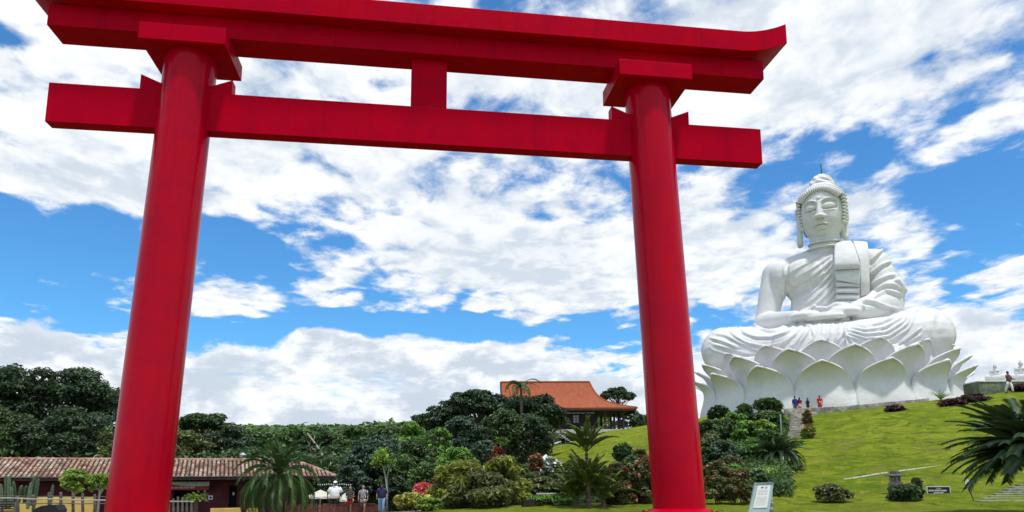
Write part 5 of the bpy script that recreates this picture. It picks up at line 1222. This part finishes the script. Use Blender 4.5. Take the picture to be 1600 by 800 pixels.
# arrow sign
SD = mat('sign_dark_blue', (.012, .010, .035), .5, .1); 
p0 = at(1466.5, 767, 34.0); gz0 = gz(p0[0], 34.0); sn = empty('arrow_sign', (p0[0], 34.0, gz0), -.12, 'dark blue direction sign with white words and an arrow pointing right on a post', 'sign')
k_ = 34.0/FPX; zt, zb_ = at(1466, 759.8, 34)[2]-gz0, at(1466, 774, 34)[2]-gz0; hw = 17*k_
MB().box(-hw, hw, -.02, .02, zb_, zt).build('board', WHITE, sn, bevel=.004); MB().box(-hw+.035, hw-.03, -.027, -.021, zb_+.04, zt-.03).build('panel', SD, sn)
MB().box(-.045, .045, .021, .08, -.1, zb_+.2).build('post', DARKWOOD, sn)
def text(s_, size, loc, mt_, parent, align='CENTER', rx=pi/2, sx=1.0):
    cu = bpy.data.curves.new('lettering', 'FONT'); cu.body = s_; cu.size = size; cu.extrude = .002; cu.align_x = align
    o = bpy.data.objects.new('lettering', cu); COL.objects.link(o); dg = bpy.context.evaluated_depsgraph_get(); me_ = bpy.data.meshes.new_from_object(o.evaluated_get(dg)); bpy.data.objects.remove(o)
    o = obj('lettering', me_, mt_, parent, loc); o.rotation_euler = (rx, 0, 0); o.scale = (sx, 1, 1); return o
text('LOJA', .105, (0, -.029, zt-.03-.105), WHITE, sn)
mb = MB(); x_ = -hw+.07     # second line: three words too small to read in the photo
for wd in ((.03, .035, .02, .03, .03, .03, .025), (.035, .03, .02, .03, .03, .03, .035), (.03, .03, .02, .03, .035, .03, .03, .03)):
    for c_ in wd: mb.box(x_, x_+c_*.85, -.030, -.0271, zt-.235, zt-.165); x_ += c_*1.15
    x_ += .03
mb.build('word_row', WHITE, sn)
za = (zb_+zt)/2-.105; mb = MB(); mb.prism([(-.24, za-.028), (.12, za-.028), (.12, za-.055), (.23, za), (.12, za+.055), (.12, za+.028), (-.24, za+.028)], -.030, -.0271); mb.build('arrow', WHITE, sn)
# small leaning white sign
p0 = hit(1522.5, 784, 28, 50); k_ = p0[1]/FPX; ss = empty('small_sign', p0, 0, 'small white notice on a thin leaning stake below the cycad palm', 'sign')
tp = np.array([-6.2*k_, 0, 22*k_]); MB().tube([(0, 0, -.1), tuple(tp)], .022, 6).build('stake', DARKWOOD, ss)
u_ = unit(tp[None])[0]; s2 = np.array([u_[2], 0, -u_[0]]); c_ = tp+u_*5.6*k_
MB().obox(c_, s2*3.1*k_, np.array([0, .012, 0]), u_*6.4*k_).build('plate', WHITE, ss); MB().obox(c_+[0, -.016, 0], s2*.8*k_, np.array([0, .003, 0]), u_*1.8*k_).build('symbol', SD, ss)
# information stand
PB = mat('pale_blue_paint', (.36, .46, .45), .55, .12, 3, bump=.05); PB2 = mat('grey_blue_side', (.20, .27, .28), .6, .25, 3)
Yi = 17.0; p0 = at(1190, 800, Yi); kz_ = Yi/FPX; zt = 13/ FPX*0+at(1196, 753.5, Yi)[2]
inf = empty('information_stand', (p0[0], Yi, gz(p0[0], Yi)), 0, 'pale blue green slanted stand with a white notice by the right gate column', 'stand'); g0 = np.array(inf.location)
def il(px, py, Y=Yi): return at(px, py, Y)-g0
TLf, TRf, BLf, BRf = il(1180.5, 754.5), il(1209.5, 753.5), il(1163.5, 810), il(1196.5, 810)
dn = (BLf-TLf)/(TLf[2]-BLf[2]); zb_ = 0.0
BLf = TLf+dn*(TLf[2]-zb_); BRf = TRf+(BRf-TRf)/(TRf[2]-BRf[2])*(TRf[2]-zb_)
BLf = BLf+[0, -.25, 0]; BRf = BRf+[0, -.25, 0]
TRb, TLb = TRf+[.04, .22, 0], TLf+[.04, .22, 0]; BRb = np.array([il(1214.5, 810)[0], .35, 0]); BLb = np.array([BLf[0]+.25, .35, 0])
mb = MB(); mb.add([TLf, TRf, BRf, BLf, TLb, TRb, BRb, BLb], [(3, 2, 1, 0), (0, 1, 5, 4), (4, 5, 6, 7), (3, 0, 4, 7), (2, 6, 5, 1), (7, 6, 2, 3)]); mb.build('body', PB, inf, bevel=.012)
def facep(a, b, off=.012):
    """point on the slanted front, a across, b down"""
    p_ = (TLf*(1-a)+TRf*a)*(1-b)+(BLf*(1-a)+BRf*a)*b; n_ = np.cross(TRf-TLf, BLf-TLf); n_ /= np.linalg.norm(n_); n_ = n_*(-1 if n_[1] > 0 else 1); return p_+n_*off
def fquad(mb, a0, a1, b0, b1, off):
    P_ = [facep(a0, b0, off), facep(a1, b0, off), facep(a1, b1, off), facep(a0, b1, off)]; Q_ = [facep(a0, b0, off-.008), facep(a1, b0, off-.008), facep(a1, b1, off-.008), facep(a0, b1, off-.008)]
    mb.add(P_+Q_, [(3, 2, 1, 0), (0, 1, 5, 4), (1, 2, 6, 5), (2, 3, 7, 6), (3, 0, 4, 7)])
bt = 56/ (FPX*TLf[2]/Yi)*0+.30
mb = MB(); fquad(mb, .16, .84, .055, .46, .014); mb.build('notice', mat('notice_paper', (.80, .80, .77), .5, .03), inf)
INK = mat('grey_ink', (.16, .16, .17), .7, .1); INK2 = mat('faint_ink', (.58, .55, .53), .7, .1)
mb = MB(); fquad(mb, .34, .48, .085, .105, .018); fquad(mb, .36, .46, .078, .084, .018); mb.build('emblem', INK, inf)
mb = MB()
for k in range(12):
    a0 = 2*pi*k/12; a1 = 2*pi*(k+1)/12
    fquad(mb, .62+.045*math.cos(a0)-.012, .62+.045*math.cos(a0)+.012, .094+.016*math.sin(a0)-.004, .094+.016*math.sin(a0)+.004, .018)
mb.build('emblem', INK, inf)
mb = MB()
for k in range(12):
    b_ = .14+k*.024
    if k == 4: continue
    a_ = .24
    while a_ < .74:
        w_ = RNG.uniform(.02, .07); fquad(mb, a_, min(.78, a_+w_), b_, b_+.008, .018); a_ += w_+.018
mb.build('lines_of_text', INK2, inf)
mb = MB(); fquad(mb, .02, .98, .0, .02, .02); mb.build('top_trim', PB2, inf)
# side panel with black and white picture
sx0 = TRf+(BRf-TRf)*.25; mb = MB()
def sidep(a, b, off=.01): p_ = (TRf*(1-a)+TRb*a)*(1-b)+(BRf*(1-a)+BRb*a)*b; return p_+np.array([off, -.002, 0])
for (a0, a1, b0, b1, m_) in ((.35, .75, .24, .27, 'd'), (.3, .8, .28, .33, 'l'), (.2, .85, .36, .375, 'l'), (.2, .85, .40, .44, 'd'), (.15, .9, .47, .49, 'l'), (.15, .9, .52, .56, 'd')):
    mb = MB(); P_ = [sidep(a0, b0), sidep(a1, b0), sidep(a1, b1), sidep(a0, b1)]; Q_ = [p_-[.006, 0, 0] for p_ in P_]; mb.add(P_+Q_, [(0, 1, 2, 3), (0, 4, 5, 1), (1, 5, 6, 2), (2, 6, 7, 3), (3, 7, 4, 0)]); mb.build('picture_band', INK if m_ == 'd' else WHITE, inf)
# planter box
p0 = at(825, 790, 33.2); g0 = gnd(825, 33.2); pb = empty('planter_box', g0, .15, 'square dark brown wooden planter between the yellow green bush and the white flowers', 'planter')
ht = float(at(825, 781, 33.2)[2]-g0[2]); hw = 8.5*33.2/FPX
for k in range(4):
    for fc in range(4):
        R_ = Matrix.Rotation(pi/2*fc, 3, 'Z'); mb = MB(); x_ = -hw+.01+k*hw/2; V_ = []
        mb.box(x_, x_+hw/2-.015, -hw-.02, -hw, -.1, ht); mb.v = [tuple(R_ @ Vector(v)) for v in mb.v]; mb.build('plank', PICKET if False else DARKWOOD, pb)
MB().box(-hw+.002, hw-.002, -hw+.002, hw-.002, -.1, ht-.06).build('soil', mat('soil', (.05, .035, .025), .95, .3), pb)
# pale bench top by the white flowers, paved path
a_, b_ = at(838, 771.5, 35.5), at(868, 770, 35.5); g0 = gnd(853, 35.5)
bb = empty('garden_bench', g0, 0, 'narrow pale garden bench under the white flowers', 'bench'); zq = a_[2]-g0[2]
MB().box(a_[0]-g0[0], b_[0]-g0[0], -.15, .15, zq-.04, zq+.03).build('seat', CONC, bb, bevel=.01)
for s_ in (.12, .88): x_ = (a_[0]*(1-s_)+b_[0]*s_)-g0[0]; MB().box(x_-.05, x_+.05, -.12, .12, -.1, zq-.042).build('leg', CONC, bb)
pathp = [(-30, 33), (-20, 33.5), (-12, 34.5), (-6, 34), (-3.5, 31)]
V = []; F = []
for i, (x_, y_) in enumerate([(-60+k*2.0, 0) for k in range(29)]):
    for j in range(6): yy = 31.2+j*1.25+.05*i*0; V.append((x_, yy, gz(x_, yy)+.02))
for i in range(28):
    for j in range(5): A = i*6+j; F.append((A, A+6, A+7, A+1))
tag(MB().add(V, F).build('path', mat('sandy_paving', (.42, .37, .29), .9, .2, 2, bump=.3)), 'pale paved path passing in front of the shop', kind='structure')

# ================================================================ people
def skinmesh(name, pts, edges, mt_, parent, sub=2, root=0):
    me_ = bpy.data.meshes.new(name); me_.from_pydata([p_[:3] for p_ in pts], edges, []); o = obj(name, me_, None, parent)
    md = o.modifiers.new('skin', 'SKIN'); md.use_smooth_shade = True; md.branch_smoothing = .3
    dat = me_.skin_vertices[0].data
    for i, p_ in enumerate(pts): dat[i].radius = (p_[3], p_[4] if len(p_) > 4 else p_[3]); dat[i].use_root = (i == root)
    sb = o.modifiers.new('sub', 'SUBSURF'); sb.levels = sb.render_levels = sub
    dg = bpy.context.evaluated_depsgraph_get(); dg.update(); res = bpy.data.meshes.new_from_object(o.evaluated_get(dg)); o.modifiers.clear(); o.data = res; res.materials.clear(); res.materials.append(mt_); return o
SKIN1 = mat('skin_dark', (.10, .045, .028), .55, .1); SKIN2 = mat('skin_tan', (.36, .18, .11), .55, .1); SKIN3 = mat('skin_light', (.48, .27, .19), .55, .1)
HAIRB = mat('black_hair', (.012, .01, .01), .5, .2)
def cloth(n, c, **k): return mat(n, c, .85, .18, 14, **k)
def person(loc, face, H, label, skin, topm, botm, hairm, fat=1.0, shorts=.5, sleeve=.5, arms=((.0, .0), (.0, .0)), stride=.16, longhair=False, skirt=False, group='people walking by the shop', bend=(0.0, 0.0), hatm=None, shoe=None, hold=None):
    k = H/1.74; r_ = empty('person', loc, face, label, 'person', group); r_.scale = (k,)*3
    f = fat; P_ = []; E_ = []
    def a(p, *rad): P_.append((*p, *rad)); return len(P_)-1
    def e(i, j): E_.append((i, j)); return j
    pel = a((0, 0, .95), .135*f, .10*f); wa = e(pel, a((0, 0, 1.10), .125*f, .095*f)); ch = e(wa, a((0, .01, 1.30), .145*f, .10*f)); up = e(ch, a((0, .01, 1.42), .09, .075)); nk = e(up, a((0, 0, 1.50), .052)); e(nk, a((0, -.01, 1.56), .055))
    J = {}
    for s_, (sw, bend_) in zip((-1, 1), arms):
        sh = e(ch, a((s_*.19*(.6+.4*f), .01, 1.41), .055*(.5+.5*f))); el = (s_*(.24*f+.03), .02-sw*.20, 1.13+.02*abs(sw)); ei = e(sh, a(el, .042*(.5+.5*f)))
        wr = (el[0]-s_*bend_*.14, el[1]-.06-.20*bend_-sw*.10, el[2]-.24*(1-bend_)); wi = e(ei, a(wr, .027)); J[s_] = (el, wr)
        d_ = np.array(wr)-np.array(el); d_ /= np.linalg.norm(d_); pm = np.array(wr)+d_*.06; pi_ = e(wi, a(tuple(pm), .028, .018))
        side_ = np.cross(d_, [s_*1.0, 0, .1]); side_ /= np.linalg.norm(side_)
        for q_ in range(4): b_ = pm+side_*(q_-1.5)*.018+d_*.035; fi = e(pi_, a(tuple(b_), .009)); e(fi, a(tuple(b_+d_*(.045+.01*(q_ in (1, 2)))+np.array([-s_*.012, -.008, 0])), .007))
        tb = np.array(wr)+d_*.03-side_*.035; ti = e(wi, a(tuple(tb), .010)); e(ti, a(tuple(tb+d_*.04-side_*.012), .008))
        fy = s_*stride; hp = e(pel, a((s_*.095*f, 0, .88), .095*f, .095*f)); kn = e(hp, a((s_*.10, -fy*.55-.02, .50), .058*(.5+.5*f))); kk = e(kn, a((s_*.10, -fy*.75+.02, .34), .052)); an = e(kk, a((s_*.10, -fy*.9+.03, .09), .036)); hl = e(an, a((s_*.10, -fy*.9, .04), .038)); e(hl, a((s_*.11, -fy*.9-.13, .03), .035, .026))
        J[('leg', s_)] = [(s_*.095*f, 0, .88), (s_*.10, -fy*.55-.02, .50), (s_*.10, -fy*.75+.02, .34), (s_*.10, -fy*.9+.03, .09)]
    skinmesh('body', P_, E_, skin, r_)
    # head
    mb = MB(); n1, n2 = 24, 20
    for j in range(n2+1):
        ph_ = pi*j/n2
        for i in range(n1):
            th_ = 2*pi*i/n1; x_, y_, z_ = math.sin(ph_)*math.cos(th_), math.sin(ph_)*math.sin(th_), math.cos(ph_); w_ = 1-.22*max(0, -z_)**1.5
            fx_ = .078*x_*w_; fy_ = .098*y_*(1-.1*max(0, -z_)); fz_ = .118*z_
            if y_ < 0:
                fy_ -= .016*math.exp(-((fx_/.012)**2+((fz_+.012)/.024)**2))-.006*math.exp(-(((abs(fx_)-.032)/.014)**2+((fz_-.012)/.012)**2)); fy_ -= .005*math.exp(-((fx_/.025)**2+((fz_+.052)/.008)**2))
            mb.v.append((fx_, fy_, 1.625+fz_))
    for j in range(n2):
        for i in range(n1): i2 = (i+1) % n1; mb.f.append((j*n1+i, (j+1)*n1+i, (j+1)*n1+i2, j*n1+i2))
    for s_ in (-1, 1): mb.ell((s_*.08, .01, 1.62), (.012, .022, .034), 8, 6)
    hd = mb.build('head', skin, r_, smooth=True)
    for s_ in (-1, 1): mb = MB(); mb.ell((s_*.032, -.085, 1.637), (.014, .008, .007), 8, 6); mb.build('eye', HAIRB, hd)
    mb = MB(); mb.ell((0, -.094, 1.572), (.024, .008, .006), 8, 6); mb.build('mouth', mat('lip', (.25, .07, .06), .5, .1) if 'lip' not in MATS else MATS['lip'], hd)
    if hairm:
        mb = MB(); mb.ell((0, .018, 1.655), (.088, .098, .105), 18, 12)
        if longhair: mb.ell((0, .055, 1.53), (.092, .062, .17), 16, 12); mb.ell((0, .07, 1.40), (.075, .04, .16), 12, 10)
        mb.build('hair', hairm, hd, smooth=True)
    if hatm:
        mb = MB(); mb.lathe([(.106, 1.66), (.108, 1.69), (.095, 1.735), (.055, 1.765), (.01, 1.772)], 20, (0, .0, 0)); mb.add([(-.07, -.09, 1.67), (.07, -.09, 1.67), (.055, -.19, 1.655), (-.055, -.19, 1.655), (-.07, -.09, 1.68), (.07, -.09, 1.68), (.055, -.19, 1.663), (-.055, -.19, 1.663)], [(0, 3, 2, 1), (4, 5, 6, 7), (0, 1, 5, 4), (1, 2, 6, 5), (2, 3, 7, 6), (3, 0, 4, 7)]); mb.build('cap', hatm, hd, smooth=False)
    # clothes: lofted rings round the torso and tubes round the limbs
    def loft(mb, rings, n=22):
        V = []; F = []
        for cx, cy, cz, ra, rb in rings:
            for i in range(n):
                th_ = 2*pi*i/n; w_ = .012*math.sin(th_*5+cz*9); V.append((cx+(ra+w_)*math.cos(th_), cy+(rb+w_)*math.sin(th_), cz))
        for j_ in range(len(rings)-1):
            for i in range(n): F.append((j_*n+i, j_*n+(i+1) % n, (j_+1)*n+(i+1) % n, (j_+1)*n+i))
        F.append(tuple(range(n-1, -1, -1))); F.append(tuple((len(rings)-1)*n+i for i in range(n))); mb.add(V, F)
    mb = MB(); lo = .86 if not skirt else .98
    loft(mb, [(0, 0, lo, .178*f, .148*f), (0, -.01*f, 1.02, .178*f, .152*f), (0, -.015*f, 1.14, .174*f, .148*f), (0, 0, 1.28, .190*f, .142*f), (0, .01, 1.38, .205*(.5+.5*f), .125*(.5+.5*f)), (0, .01, 1.445, .170*(.6+.4*f), .100), (0, .005, 1.49, .085, .078), (0, .0, 1.505, .062, .062)])
    if sleeve > 0:
        for s_ in (-1, 1):
            el = np.array(J[s_][0]); sh = np.array((s_*.165*(.6+.4*f), .01, 1.405)); en = sh+(el-sh)*min(1, sleeve*1.7)
            mb.tube([sh, sh*.5+en*.5, en], [.082*(.5+.5*f), .078*(.5+.5*f), .074*(.5+.5*f)], 14)
            if sleeve > .6: wr = np.array(J[s_][1]); mb.tube([en, el+(wr-el)*.8], [.06, .045], 12)
    mb.build('shirt', topm, r_, smooth=True)
    mb = MB()
    if skirt:
        mb.lathe([(.165*f, 1.02), (.18*f, .92), (.21*f, .75), (.235*f, .60), (.225*f, .60), (.15*f, .95)], 22); mb.build('skirt', botm, r_, smooth=True)
    elif botm is topm:
        loft(mb, [(0, 0, .93, .185*f, .15*f), (0, 0, .84, .195*f, .155*f), (0, 0, .70, .215*f, .165*f), (0, 0, .695, .20*f, .15*f)]); mb.build('skirt', botm, r_, smooth=True)
    else:
        loft(mb, [(0, 0, .76, .14*f, .11*f), (0, 0, .82, .178*f, .135*f), (0, 0, .92, .180*f, .142*f), (0, 0, .99, .168*f, .138*f)])
        for s_ in (-1, 1):
            L_ = [np.array(q_) for q_ in J[('leg', s_)]]; top_ = L_[0]+[0, 0, -.02]
            if shorts < 1: e_ = top_+(L_[1]-top_)*max(.5, shorts*1.25); mb.tube([top_, e_], [.108*(.35+.65*f), .112*(.35+.65*f)], 16)
            else: mb.tube([top_, top_*.5+L_[1]*.5, L_[1], L_[2], L_[3]+[0, 0, .0]], [.108*(.35+.65*f), .098*(.4+.6*f), .083, .078, .072], 16)
        mb.build('trousers' if shorts >= 1 else 'shorts', botm, r_, smooth=True)
    for s_ in (-1, 1):
        q_ = J[('leg', s_)][3]; mb = MB(); mb.ell((q_[0]+s_*.005, q_[1]-.055, .035), (.046, .135, .038), 12, 8); mb.build('shoe', shoe or HAIRB, r_, smooth=True)
    if hold:
        hx_, hy_, hz_, mt_, nm = hold; mb = MB(); mb.ell((hx_, hy_, hz_), (.07, .05, .06), 10, 8); mb.build(nm, mt_, r_, smooth=True)
    return r_
WT = cloth('white_cotton', (.80, .80, .80)); BK = cloth('black_cotton', (.014, .014, .017)); RD = cloth('red_cotton', (.55, .015, .018)); NV = cloth('navy_cotton', (.018, .022, .09))
BL = cloth('blue_cotton', (.02, .035, .22)); GY = cloth('grey_trousers', (.13, .12, .12)); JN = cloth('faded_denim', (.17, .33, .52)); PK = cloth('pink_cotton', (.75, .25, .30)); DR = cloth('dark_red_cotton', (.16, .012, .02))
LEAFP = bpy.data.materials.new('navy_white_print'); LEAFP.use_nodes = True; t = LEAFP.node_tree; t.nodes.clear(); q = NG(t); tc = q.n('ShaderNodeTexCoord').outputs['Object']
wv = q.n('ShaderNodeTexWave', ins={'Vector': tc, 'Scale': 4.0, 'Distortion': 9.0, 'Detail': 2.0}).outputs[1]
c = q.mix(q.rng(wv, .62, .72), (.018, .022, .05), (.72, .70, .66)); p = q.n('ShaderNodeBsdfPrincipled', ins={'Base Color': c, 'Roughness': .85}); q.n('ShaderNodeOutputMaterial', ins={'Surface': p.outputs[0]})
def stand(px, py_top, py_bot, Y):
    p_ = at(px, py_bot, Y); g_ = gz(p_[0], Y); zt_ = at(px, py_top, Y)[2]; return (p_[0], Y, g_+.0), zt_-g_
def put(px, py_top, Hm):
    """distance at which a person of height Hm reaches py_top from the ground"""
    best = None
    for Yq in np.arange(29, 72, .1):
        x_ = at(px, py_top, Yq); g_ = gz(x_[0], Yq); h_ = x_[2]-g_
        if best is None or abs(h_-Hm) < best[0]: best = (abs(h_-Hm), (x_[0], Yq, g_))
    return best[1]
def foot(px, py_top, py_bot, lo, hi, Hm=1.7):
    Yq = Hm*FPX/(py_bot-py_top); Yq = min(max(Yq, lo), hi); x_ = at(px, py_top, Yq); g_ = gz(x_[0], Yq); return (x_[0], Yq, g_), x_[2]-g_
l_, h_ = foot(524, 752, 806, 30, 36, 1.78); person(l_, .05, h_, 'big man in white T shirt, white cap and black shorts by the picket fence', SKIN1, WT, BK, None, 1.42, .62, .5, ((.15, .15), (-.1, .2)), hatm=WT, shoe=BK)
l_, h_ = foot(547.5, 760, 803, 32, 38, 1.62); person(l_, -.1, h_, 'bald person in a black and white top and red shorts holding a red item', SKIN2, cloth('black_white_top', (.05, .05, .055)), RD, None, .95, .35, .42, ((.1, .7), (.1, .75)), shoe=WT, hold=(.22, -.28, 1.16, RD, 'bag'))
l_, h_ = foot(568, 758, 802, 32, 38, 1.65); person(l_, .1, h_, 'woman with long dark hair in a short navy dress with a white leaf print', SKIN3, LEAFP, LEAFP, HAIRB, 1.0, .4, .45, ((.1, .05), (-.1, .1)), longhair=True, shoe=BK, skirt=False)
l_, h_ = foot(597, 755, 806, 31, 36, 1.74); person(l_, .15, h_, 'man in a dark navy shirt and faded blue jeans walking right of the group', SKIN2, NV, JN, HAIRB, 1.08, 1.0, .5, ((.1, .05), (.05, .1)), hatm=BK, shoe=BK)
G2 = 'visitors standing at the foot of the statue'
def hillp(px, pt, pb_, H_):
    Yq = H_*FPX/(pb_-pt)*1.0; Yq = min(66.6, max(61, Yq)); x_ = at(px, pt, Yq); g_ = gz(x_[0], Yq); return (x_[0], Yq, max(g_, x_[2]-H_*1.04)), x_[2]-max(g_, x_[2]-H_*1.04)
l_, h_ = hillp(1241.5, 619, 647, 1.75); person(l_, pi+.2, h_, 'man in blue shirt and grey trousers seen from behind above the steps', SKIN1, BL, GY, HAIRB, 1.15, 1.0, .5, group=G2, stride=.06)
l_, h_ = hillp(1248.5, 621, 646, 1.6); person(l_, pi-.3, h_, 'woman with long dark hair and a pink skirt close beside the man in blue', SKIN2, DR, PK, HAIRB, .95, .4, .4, group=G2, stride=.05, longhair=True, skirt=True)
l_, h_ = hillp(1261.5, 622, 643, 1.5); person(l_, pi+.5, h_, 'person dressed all in black leaning over at the foot of the statue', SKIN2, BK, BK, HAIRB, 1.0, 1.0, .5, group=G2, stride=.05, arms=((.2, .5), (.2, .5)))
l_, h_ = hillp(1280, 618, 641, 1.62); pr = person(l_, pi-.1, h_, 'woman in a short red dress with a white bag standing apart on the right', SKIN2, RD, RD, HAIRB, .95, .4, .3, group=G2, stride=.04, skirt=True, hold=(.03, -.10+.24, 1.08, WT, 'bag'))
Yq = 60.5; x_ = at(1574, 580, Yq); g_ = gz(x_[0], Yq); person((x_[0], Yq, g_), .4, x_[2]-g_, 'person in white trousers and a dark top walking along the crest by the green plinth', SKIN1, cloth('rose_brown_top', (.16, .06, .06)), WT, HAIRB, 1.0, 1.0, .5, ((.3, .6), (.5, .7)), group=G2, stride=.25)
